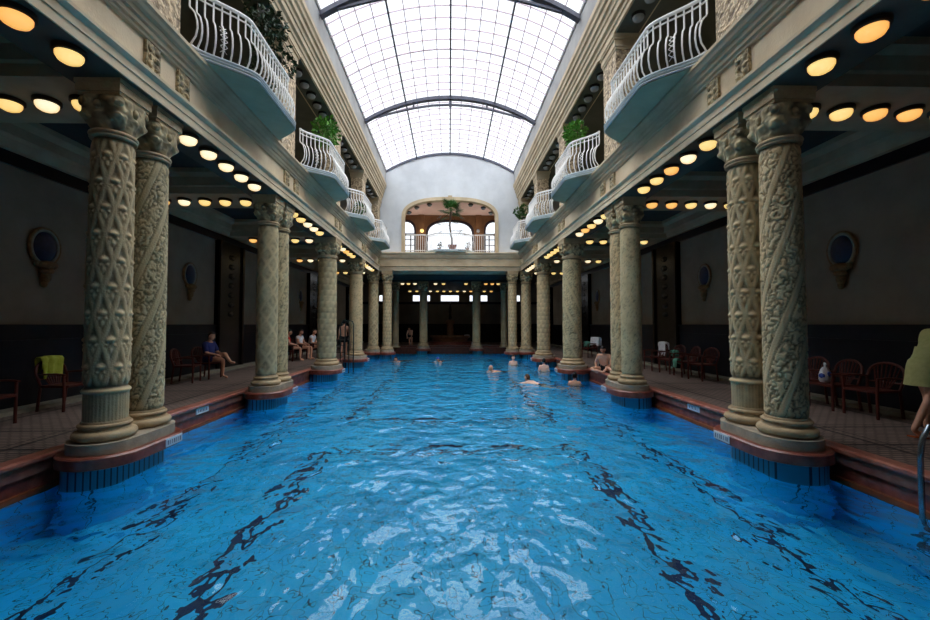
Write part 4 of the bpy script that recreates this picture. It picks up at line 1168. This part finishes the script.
for (z, y_, rx, ry) in ((1.22, .10, .16, .13), (1.12, .055, .155, .125), (1.06, .03, .165, .135), (1.03, .02, .185, .16), (0.96, .01, .2, .17), (0.88, .0, .205, .175), (0.78, -.005, .21, .185), (0.69, -.01, .22, .20)):
    rings.append([(rx * cos(2 * pi * k / 36) * (1 + .02 * sin(k * 2.1) * (1.2 - z)), y_ + ry * sin(2 * pi * k / 36) * (1 + .03 * sin(k * 1.75) * (1.25 - z)), z) for k in range(36)])
top.loft(rings, caps=False)
top.build('dress', M_['dress'], wt, True)
for s_ in (-1, 1):
    m = MB(); a = J['anR' if s_ > 0 else 'anL']; tt = J['toR' if s_ > 0 else 'toL']
    m.loft([[(tt.x - .045 + .09 * k2, a.y - .06 + (tt.y - a.y + .12) * q, 0.002 + dz + max(0, (a.z - .09)) * (1 - q)) for k2, dz in ((0, 0), (1, 0), (1, .018), (0, .018))] for q in (0, .35, .7, 1)])
    m.build('sandal', M_['sandal'], wt)

# ------------------------------------------------------------------ chairs, cloths, bags
def make_chair(label, mat):
    t = thing('armchair', label, 'chair', (0, 0, 0), 0, 'armchairs along the walls')
    m = MB(); m.prism_z([(-.25, -.2), (.25, -.2), (.27, .24), (.22, .28), (-.22, .28), (-.27, .24)], .42, .455); m.build('seat', mat, t)
    for sx in (-1, 1):
        m = MB(); m.tube([(sx * .26, .24, 0), (sx * .26, .24, .44), (sx * .27, .23, .64)], .022, 8); m.build('leg', mat, t, True)
        m = MB(); m.tube([(sx * .24, -.26, 0), (sx * .24, -.21, .44)], .022, 8); m.build('leg', mat, t, True)
        m = MB(); m.tube([(sx * .27, .27, .645), (sx * .285, .1, .66), (sx * .275, -.1, .655), (sx * .25, -.24, .64)], [.028, .03, .026, .022], 8, flat=.6); m.build('armrest', mat, t, True)
    m = MB(); hoop = [(-.24, -.21, .44), (-.27, -.25, .62)] + [(-.27 * cos(pi * k / 12), -.27 - .05 * sin(pi * k / 12), .66 + .22 * sin(pi * k / 12) ** .8) for k in range(13)] + [(.27, -.25, .62), (.24, -.21, .44)]
    m.tube(hoop, .022, 8); m.build('back_frame', mat, t, True)
    for k in range(7):
        a = -0.9 + 1.8 * k / 6; x1 = .25 * sin(a); z1 = .66 + .21 * cos(a) ** .8
        m = MB(); m.tube([(x1 * .45, -.2, .45), (x1 * .75, -.25, .6), (x1, -.305, z1)], .011, 6); m.build('back_slat', mat, t, True)
    m = MB(); m.tube([(-.25, -.235, .56), (0, -.26, .56), (.25, -.235, .56)], .014, 6); m.build('back_rail', mat, t, True)
    return t
ch0 = make_chair('x', M_['chair'])
used = [0]
def chair(x, d, rz, label):
    if not used[0]:
        used[0] = 1; ch0.location = (x, d, DECK); ch0.rotation_euler = (0, 0, rz); ch0['label'] = label; return ch0
    return dup(ch0, (x, d, DECK), rz, label)
FL, FR = -pi / 2, pi / 2          # facing the pool
chair(-6.98, 6.35, FL + .1, 'red brown slatted armchair, nearest to the camera along the left wall')
chair(-7.0, 7.72, FL - .05, 'red brown slatted armchair with a lime towel over its back')
chair(-6.95, 12.05, FL - .1, 'red brown armchair under the person in the navy blue top')
chair(-7.0, 11.2, FL + .2, 'red brown slatted armchair just in front of the navy clad person')
chair(-6.82, 17.5, FL + .3, 'red brown armchair under the person in the red shirt')
chair(-6.62, 18.3, FL - .2, 'red brown armchair under the person in the white shirt')
chair(-6.37, 19.0, FL - .1, 'red brown armchair under the person half behind the single column')
chair(7.05, 6.85, FR + .1, 'red brown slatted armchair, nearest to the woman in pale green')
chair(7.0, 7.5, FR - .05, 'red brown slatted armchair holding a white and blue plastic bag')
chair(7.0, 8.15, FR, 'red brown slatted armchair half hidden behind the nearest right column')
chair(6.95, 11.35, FR + .15, 'red brown armchair, nearest of the row beyond the nearest right pair')
chair(6.95, 12.15, FR - .1, 'red brown armchair with a mint cloth over its front edge')
chair(6.95, 12.95, FR + .1, 'red brown armchair between mint cloth and white towel chairs')
chair(6.9, 13.9, FR, 'red brown armchair with a white towel over its back, right side')
chair(6.45, 19.1, FR + .2, 'red brown armchair heaped with white cloth behind the seated bather')

def drape(name, label, cat, mat, loc, rz, w, front, back, top=0.0, seed=1):
    """a cloth hung over a rail: local x along the rail, front hangs on +y"""
    t = MB(); nx_, nz_ = 18, 20; r = random.Random(seed); ph = r.random() * 6
    prof = []
    tot = front + back + 0.12
    for j in range(nz_ + 1):
        s_ = tot * j / nz_
        if s_ < front: prof.append((0.06, -front + s_))
        elif s_ < front + 0.12:
            a = (s_ - front) / 0.12 * pi; prof.append((0.06 * cos(a), 0.05 * sin(a)))
        else: prof.append((-0.06, -(s_ - front - 0.12)))
    vs = []
    for j, (y_, z) in enumerate(prof):
        for i in range(nx_ + 1):
            u = i / nx_ - .5
            k = max(0, -z)
            vs.append((u * w * (1 - .25 * k) + .012 * sin(9 * u + ph), y_ * (1 + .4 * sin(14 * u + ph) * k) + .02 * sin(17 * u + 5 * z + ph), z + top - .05 * abs(u) ** 1.5 + .03 * sin(7 * u + ph) * (1 if j in (0, nz_) else 0)))
    fs = [(j * (nx_ + 1) + i, j * (nx_ + 1) + i + 1, (j + 1) * (nx_ + 1) + i + 1, (j + 1) * (nx_ + 1) + i) for j in range(nz_) for i in range(nx_)]
    t.add(vs, fs)
    o = t.build(name, mat, None, True, fix=False); o.location = loc; o.rotation_euler = (0, 0, rz)
    sm = o.modifiers.new('thick', 'SOLIDIFY'); sm.thickness = 0.012
    return tag(o, label, cat)
drape('towel', 'lime green towel hung over an armchair back by the left wall', 'towel', M_['lime'], (-7.3, 7.73, DECK + .91), FL, .42, .3, .2, seed=3)
drape('towel', 'white towel hung over an armchair back on the right side', 'towel', M_['whitecloth'], (7.2, 13.9, DECK + .90), FR, .5, .42, .2, seed=5)
drape('cloth', 'mint cloth hanging over the front of a right side armchair', 'cloth', M_['mint'], (6.68, 12.15, DECK + .48), FR, .22, .2, .1, seed=6)
drape('cloth', 'small mint cloth on the arm of a right side armchair', 'cloth', M_['mint'], (6.9, 12.68, DECK + .69), 0, .2, .12, .1, seed=7)
drape('towel', 'rumpled white cloth over an armchair behind the seated bather', 'towel', M_['whitecloth'], (6.72, 19.05, DECK + .90), FR + .2, .7, .3, .3, seed=8)
drape('cloth', 'small light green cloth beside the white heap behind the single column', 'cloth', M_['mint'], (6.42, 19.38, DECK + .69), .2, .22, .2, .16, seed=9)
# plastic bag
m = MB(); rings = []
for (z, rx, ry) in ((0, .10, .07), (.05, .135, .09), (.14, .13, .085), (.22, .10, .06), (.28, .05, .03)):
    rings.append([(rx * cos(2 * pi * k / 20) * (1 + .06 * sin(3 * k)), ry * sin(2 * pi * k / 20) * (1 + .06 * cos(2 * k + z * 20)), z) for k in range(20)])
t = thing('plastic_bag', 'white plastic bag with a blue print on an armchair, right side', 'bag', (6.98, 7.64, DECK + .46), .4)
m.loft(rings); m.build('body', M_['whitecloth'], t, True)
for sx in (-1, 1):
    m = MB(); m.tube([(sx * .015, sx * .02, .26), (sx * .05, sx * .03, .30), (sx * .075, sx * .035, .335), (sx * .05, sx * .03, .355), (sx * .02, sx * .02, .32)], .011, 6, flat=.5); m.build('handle', M_['whitecloth'], t, True)
m = MB(); m.ball((-.02, -.072, .15), .05, .03, .05, 12, 8); m.ball((-.11, 0, .12), .035, .05, .05, 12, 8); m.build('blue_print', M_['bluecloth'], t, True)
# bags on the floor
m = MB(); rings = []
for (z, rx, ry) in ((0, .2, .13), (.08, .22, .15), (.2, .2, .13), (.27, .12, .06)):
    rings.append([(rx * cos(2 * pi * k / 20), ry * sin(2 * pi * k / 20) * (1 + .05 * sin(3 * k)), z) for k in range(20)])
t = thing('bag', 'dark bag on the floor between the woman in green and the wall', 'bag', (7.2, 6.15, DECK), .5)
m.loft(rings); m.build('body', M_['blackcloth'], t, True)
m = MB(); m.tube([(-.12, 0, .25), (-.08, 0, .38), (.08, 0, .38), (.12, 0, .25)], .012, 6); m.build('handle', M_['blackcloth'], t, True)

# ------------------------------------------------------------------ rails and ladders
t = thing('pool_ladder', 'grey steel pool ladder at the right edge of the pool near the camera', 'ladder', (4.72, 3.92, 0))
for dy in (-.27, .22):
    m = MB(); m.tube([(.42, dy, DECK + .02), (.42, dy, .78), (.36, dy, .92), (.24, dy, .96), (.10, dy, .92), (.03, dy, .80), (0, dy, .6), (0, dy, -1.2)], .025, 10); m.build('stringer', M_['chrome'], t, True)
for k in range(3):
    m = MB(); m.box(-.04, .04, -.25, .2, -.35 - .3 * k, -.32 - .3 * k); m.build('step', M_['chrome'], t)
t = thing('handrail', 'tall dark green pool handrail beside the second left single column', 'rail', (-4.05, 17.3, 0))
for dx in (-.14, .05):
    m = MB(); m.tube([(dx - .35, 0, DECK), (dx - .35, 0, 1.85), (dx - .3, 0, 2.02), (dx - .18, 0, 2.12), (dx - .05, 0, 2.08), (dx, 0, 1.95), (dx, 0, .6), (dx, 0, -1.0)], .022, 8); m.build('rail_post', M_['greenrail'], t, True)
for k in range(2):
    m = MB(); m.tube([(-.14, 0, -.3 - .3 * k), (.05, 0, -.3 - .3 * k)], .018, 6); m.build('step', M_['greenrail'], t)
t = thing('deck_railing', 'low grey railing on the left deck by the bare backed person', 'rail', (-5.0, 18.6, DECK))
for z in (.3, .6, .85):
    m = MB(); m.tube([(-.6, 0, z), (.3, 0, z)], .02, 6); m.build('rail', M_['chrome'], t, True)
for x in (-.6, -.15, .3):
    m = MB(); m.tube([(x, 0, 0), (x, 0, .87)], .022, 6); m.build('post', M_['chrome'], t, True)

# curb plaques
PQ = None
for sgn, side in ((-1, 'left'), (1, 'right')):
    for i, yy in enumerate((8.2, 12.5, 17.0)):
        t = thing('depth_plaque', 'pale plaque with faint grey marks on the %s pool curb, %s from the front' % (side, ORD[i]), 'plaque', (sgn * 4.815, yy, 0.24), 0, 'plaques on the pool curb')
        m = MB(); m.box(-.01, .01, -.2, .2, 0, .11); m.build('plate', M_['plaque'], t)
        for k in range(6):
            m = MB(); m.box(-sgn * .012, -sgn * .006, -.14 + k * .05, -.12 + k * .05 + (.01 if k % 2 else 0), .03, .08); m.build('mark', M_['ink'], t)

# ------------------------------------------------------------------ wall cartouches
def make_cartouche(label):
    """local x along the wall, local y out of the wall"""
    t = thing('wall_cartouche', label, 'wall ornament', (0, 0, 0), 0, 'oval wall ornaments')
    def oval(a, c, n=40): return [(a * cos(2 * pi * k / n), c * sin(2 * pi * k / n)) for k in range(n)]
    m = MB(); m.tube([(x, .04, z) for x, z in oval(.34, .40)], .032, 8, True); m.build('rim', M_['sconce'], t, True)
    m = MB(); m.tube([(x, .035, z) for x, z in oval(.30, .36)], .035, 8, True, 1); m.build('border', M_['cream'], t, True)
    m = MB(); m.ball((0, .02, 0), .28, .09, .34, 28, 16); m.build('blue_oval', M_['sconceblue'], t, True)
    m = MB()
    m.ball((0, .1, -.40), .22, .15, .10, 20, 10); m.ball((0, .09, -.52), .15, .11, .09, 16, 10); m.ball((0, .07, -.65), .11, .09, .14, 16, 10); m.ball((.02, .06, -.80), .075, .06, .09, 14, 8)
    for sx in (-1, 1): m.ball((sx * .2, .07, -.38), .07, .06, .07, 12, 8)
    m.build('bracket', M_['sconce'], t, True)
    return t
car = None
for sgn, side in ((-1, 'left'), (1, 'right')):
    for i, yy in enumerate((8.05, 12.5, 17.1, 21.7)):
        lab = 'dark blue oval wall ornament on a stone bracket, %s along the %s wall' % (ORD[i], side)
        if car is None: car = make_cartouche(lab); car.scale = (.88,) * 3; car.location = (sgn * 7.8, yy, R(1.48)); car.rotation_euler = (0, 0, -pi / 2)
        else: dup(car, (sgn * 7.8, yy, R(1.48)), -pi / 2 if sgn < 0 else pi / 2, lab)

# ------------------------------------------------------------------ fountain at the far end
t = thing('wall_fountain', 'brown stone basin fountain with a tall pedestal in the dim end room', 'fountain', (0.02, 31.2, DECK))
m = MB(); 
for (r0, z0, z1) in ((1.75, 0, .14), (1.6, .14, .28)): m.lathe([(r0, z0), (r0, z1)], 40)
m.build('step', M_['red'], t, .5)
m = MB(); m.lathe([(1.25, .28), (1.3, .35), (1.36, .52), (1.5, .58), (1.54, .64), (1.5, .7), (1.38, .7), (1.3, .6), (.3, .56)], 40); m.build('basin', M_['fountain'], t, .6)
m = MB(); m.lathe([(.34, .5), (.34, .62), (.26, .7), (.24, 1.5), (.3, 1.58), (.34, 1.72), (.3, 1.84), (.12, 1.9)], 24); m.build('pedestal', M_['fountain'], t, .6)
m = MB(); m.lathe([(.1, 1.88), (.13, 2.05), (.09, 2.3), (.13, 2.6), (.1, 2.85), (.05, 2.95), (.07, 3.05), (.02, 3.15)], 16); m.build('spout_figure', M_['bronze'], t, True)
drape('towel', 'small white towel lying over the right rim of the far fountain', 'towel', M_['whitecloth'], (1.25, 30.55, DECK + .74), .6, .4, .12, .1, seed=4)

# ------------------------------------------------------------------ plants
def leafy(name, label, cat, loc, pot_r, pot_h, blobs, n, mat, size=(.07, .12), seed=1, hang=0.0, potmat='pot', group=None, rz=0.0):
    t = thing(name, label, cat, loc, rz, group)
    r = random.Random(seed)
    MB().lathe([(pot_r * .75, 0), (pot_r, pot_h * .85), (pot_r * 1.08, pot_h * .87), (pot_r * 1.08, pot_h), (pot_r * .9, pot_h), (pot_r * .85, pot_h * .9)], 20).build('pot', M_[potmat], t, .6)
    st = MB(); lf = MB()
    for b_ in range(9):
        bl = r.choice(blobs); st.tube([(0, 0, pot_h * .9), (bl[0] * .4, bl[1] * .4, pot_h + (bl[2] - pot_h) * .6), (bl[0], bl[1], bl[2])], .008, 5)
    st.build('stem', M_['trunk'], t, True)
    for k in range(n):
        bx, by, bz, br = r.choice(blobs)
        while True:
            p = Vector((r.uniform(-1, 1), r.uniform(-1, 1), r.uniform(-1, 1)))
            if p.length < 1: break
        p = p.normalized() * (p.length ** .4)
        c = Vector((bx, by, bz)) + p * br
        d = (p + Vector((r.uniform(-.6, .6), r.uniform(-.6, .6), r.uniform(-.7, .4) - hang))).normalized()
        s_ = d.cross(Vector((r.uniform(-1, 1), r.uniform(-1, 1), 1))).normalized(); L_ = r.uniform(*size); W_ = L_ * .34
        nn = d.cross(s_)
        a = c; e = c + d * L_; mdp = c + d * L_ * .45
        lf.add([a, mdp + s_ * W_ + nn * .01, e - nn * .015, mdp - s_ * W_ + nn * .01], [(0, 1, 2), (0, 2, 3)])
    lf.build('foliage', mat, t, fix=False)
    return t
F = R(4.19)
leafy('potted_shrub', 'tall dark trailing shrub behind the nearest left balcony rail', 'plant', (-4.25, 9.15, F), .2, .34, [(.0, .1, 1.5, .3), (.1, -.15, 1.3, .3), (.25, -.35, 1.8, .3), (.3, .0, 2.0, .32), (.3, -.6, 2.1, .3), (.35, -.95, 2.3, .28), (.42, -.3, 2.3, .26), (.45, .15, 1.7, .22)], 900, M_['leafdark'], (.07, .14), 2, .3, group='balcony plants')
leafy('potted_shrub', 'bright green bushy plant above the second left balcony rail', 'plant', (-4.05, 13.0, F), .2, .34, [(0.1, 0, 1.75, .3), (.2, .3, 1.95, .26), (.1, -.3, 1.85, .28), (.2, .0, 2.1, .22)], 520, M_['leafbright'], (.08, .16), 3, .1, group='balcony plants')
leafy('potted_shrub', 'small bright plant above the second right balcony rail', 'plant', (4.05, 12.9, F), .2, .34, [(-.1, 0, 1.8, .28), (-.15, .2, 2.0, .22), (-.1, -.25, 1.85, .24)], 420, M_['leafbright'], (.08, .16), 4, .1, group='balcony plants')
leafy('potted_shrub', 'tall thin green plant behind the farthest right balcony', 'plant', (4.0, 22.5, F), .16, .3, [(-.05, .1, 1.9, .22), (-.2, .2, 2.05, .2), (.1, 0, 2.1, .22)], 220, M_['leaf'], (.1, .2), 5, .2, group='balcony plants')
leafy('potted_shrub', 'low dark green plant at the far end of the third left balcony', 'plant', (-3.9, 17.6, F), .16, .3, [(0, 0, .7, .25), (.0, .2, .85, .2)], 200, M_['leaf'], (.08, .16), 6, .1, group='balcony plants')
for k, (x, lab) in enumerate(((-0.62, 'tiny spiky plant at the palm balcony, left of the pot'), (0.98, 'tiny spiky plant at the palm balcony, right of the pot'))):
    leafy('potted_plant', lab, 'plant', (x, END - .38, F), .09, .14, [(0, 0, .26, .1), (.05, 0, .36, .08)], 36, M_['leafdark'], (.08, .14), 8 + k, 0, group='balcony plants')
# palm
t = thing('potted_palm', 'tall potted fan palm with a bare curved trunk on the end balcony', 'palm', (0.12, END - .36, F))
MB().loft([[(sx * w_, sy * w_, z) for sx, sy in ((-1, -1), (1, -1), (1, 1), (-1, 1))] for z, w_ in ((0, .17), (.28, .22), (.28, .24), (.33, .24), (.33, .19), (.29, .18))]).build('pot', M_['pot'], t)
trunk = [(0, 0, .25), (-.03, 0, .7), (-.1, 0, 1.1), (-.14, 0, 1.5), (-.1, 0, 1.9), (-.08, 0, 2.3)]
MB().tube(trunk, [.06, .055, .05, .05, .055, .06], 10).build('trunk', M_['trunk'], t, True)
rp = random.Random(5)
def fan_leaf(o, d, stem, size, mat, nseg=16):
    d = Vector(d).normalized(); o = Vector(o); side = d.cross(Vector((0, 0, 1)));
    if side.length < .1: side = Vector((1, 0, 0))
    side.normalize(); upv = side.cross(d)
    m = MB(); hub = o + d * stem
    m.tube([tuple(o), tuple(o + d * stem * .5 + Vector((0, 0, .02))), tuple(hub)], .01, 5)
    for k in range(nseg):
        a = -1.5 + 3.0 * k / (nseg - 1)
        e = (d * cos(a) + side * sin(a)) * size * (1 - .12 * abs(a)) - Vector((0, 0, .10 * size + .12 * abs(sin(a)) * size)) + upv * .05
        s2 = e.normalized().cross(upv).normalized() * size * .05
        m.add([hub, hub + e * .55 + s2, hub + e, hub + e * .55 - s2], [(0, 1, 2), (0, 2, 3)])
    m.build('frond', mat, t, fix=False)
for k in range(26):
    a = rp.uniform(0, 2 * pi); el = rp.uniform(-.35, 1.2)
    fan_leaf((-.08, 0, 2.32), (cos(a) * cos(el), sin(a) * cos(el) * .7, sin(el)), rp.uniform(.22, .5), rp.uniform(.38, .52), M_['leaf'])
for k in range(6):
    a = k * pi / 3 + .2; fan_leaf((-.08, 0, 2.25), (cos(a), sin(a) * .5, -.5), .6, .36, M_['leafdark'], 10)
for (o, d, l) in (((-.14, 0, 1.45), (-1, -.2, .1), .55), ((-.14, 0, 1.3), (-.9, .1, -.35), .5), ((-.1, 0, 1.1), (1, -.2, .1), .55), ((-.1, 0, 1.0), (1, .1, -.05), .75), ((-.12, 0, 1.2), (.8, 0, -.15), .5)):
    fan_leaf(o, d, l, .3, M_['leafdark'], 10)
SKY = 1.5; SUN = 9.5; EXPO = 0.0
# ------------------------------------------------------------------ light
w = bpy.data.worlds.new('world'); sc.world = w; w.use_nodes = True
nt = w.node_tree; bg = nt.nodes['Background']
bg.inputs['Color'].default_value = (0.93, 0.96, 1.0, 1); bg.inputs['Strength'].default_value = SKY
def portal(name, loc, rot, sx, sy):
    l = bpy.data.lights.new(name, 'AREA'); l.shape = 'RECTANGLE'; l.size = sx; l.size_y = sy
    l.cycles.is_portal = True
    o = bpy.data.objects.new(name, l); COL.objects.link(o); o.location = loc; o.rotation_euler = rot
portal('skylight_portal', (0, (Y0 + END) / 2, R(10.05)), (0, 0, 0), 7.5, END - Y0)
portal('loggia_portal', (0, 27.7, R(5.6)), (-pi / 2, 0, 0), 8, 2.8)
for s_ in (-1, 1):
    pl_ = bpy.data.lights.new('loggia_fill', 'POINT'); pl_.energy = 22; pl_.shadow_soft_size = 0.3; pl_.color = (1.0, 0.9, 0.8)  # added fill lights brightening the loggia, with no fixture of their own
    po = bpy.data.objects.new('loggia_fill', pl_); COL.objects.link(po); po.location = (s_ * 1.86, LW - 0.9, R(5.9))
sl = bpy.data.lights.new('overcast_sun', 'SUN'); sl.energy = SUN; sl.angle = math.radians(120); sl.color = (0.95, 0.98, 1.0)
so = bpy.data.objects.new('overcast_sun', sl); COL.objects.link(so); so.location = (0, 10, 30)
sc.view_settings.view_transform = 'Standard'
sc.view_settings.look = 'None'
sc.view_settings.exposure = EXPO
sc.cycles.use_denoising = True
try: sc.cycles.denoiser = 'OPENIMAGEDENOISE'
except Exception: pass
sc.cycles.max_bounces = 10; sc.cycles.diffuse_bounces = 4; sc.cycles.glossy_bounces = 4; sc.cycles.transmission_bounces = 8; sc.cycles.transparent_max_bounces = 8
sc.cycles.blur_glossy = 0.5
sc.cycles.sample_clamp_indirect = 12
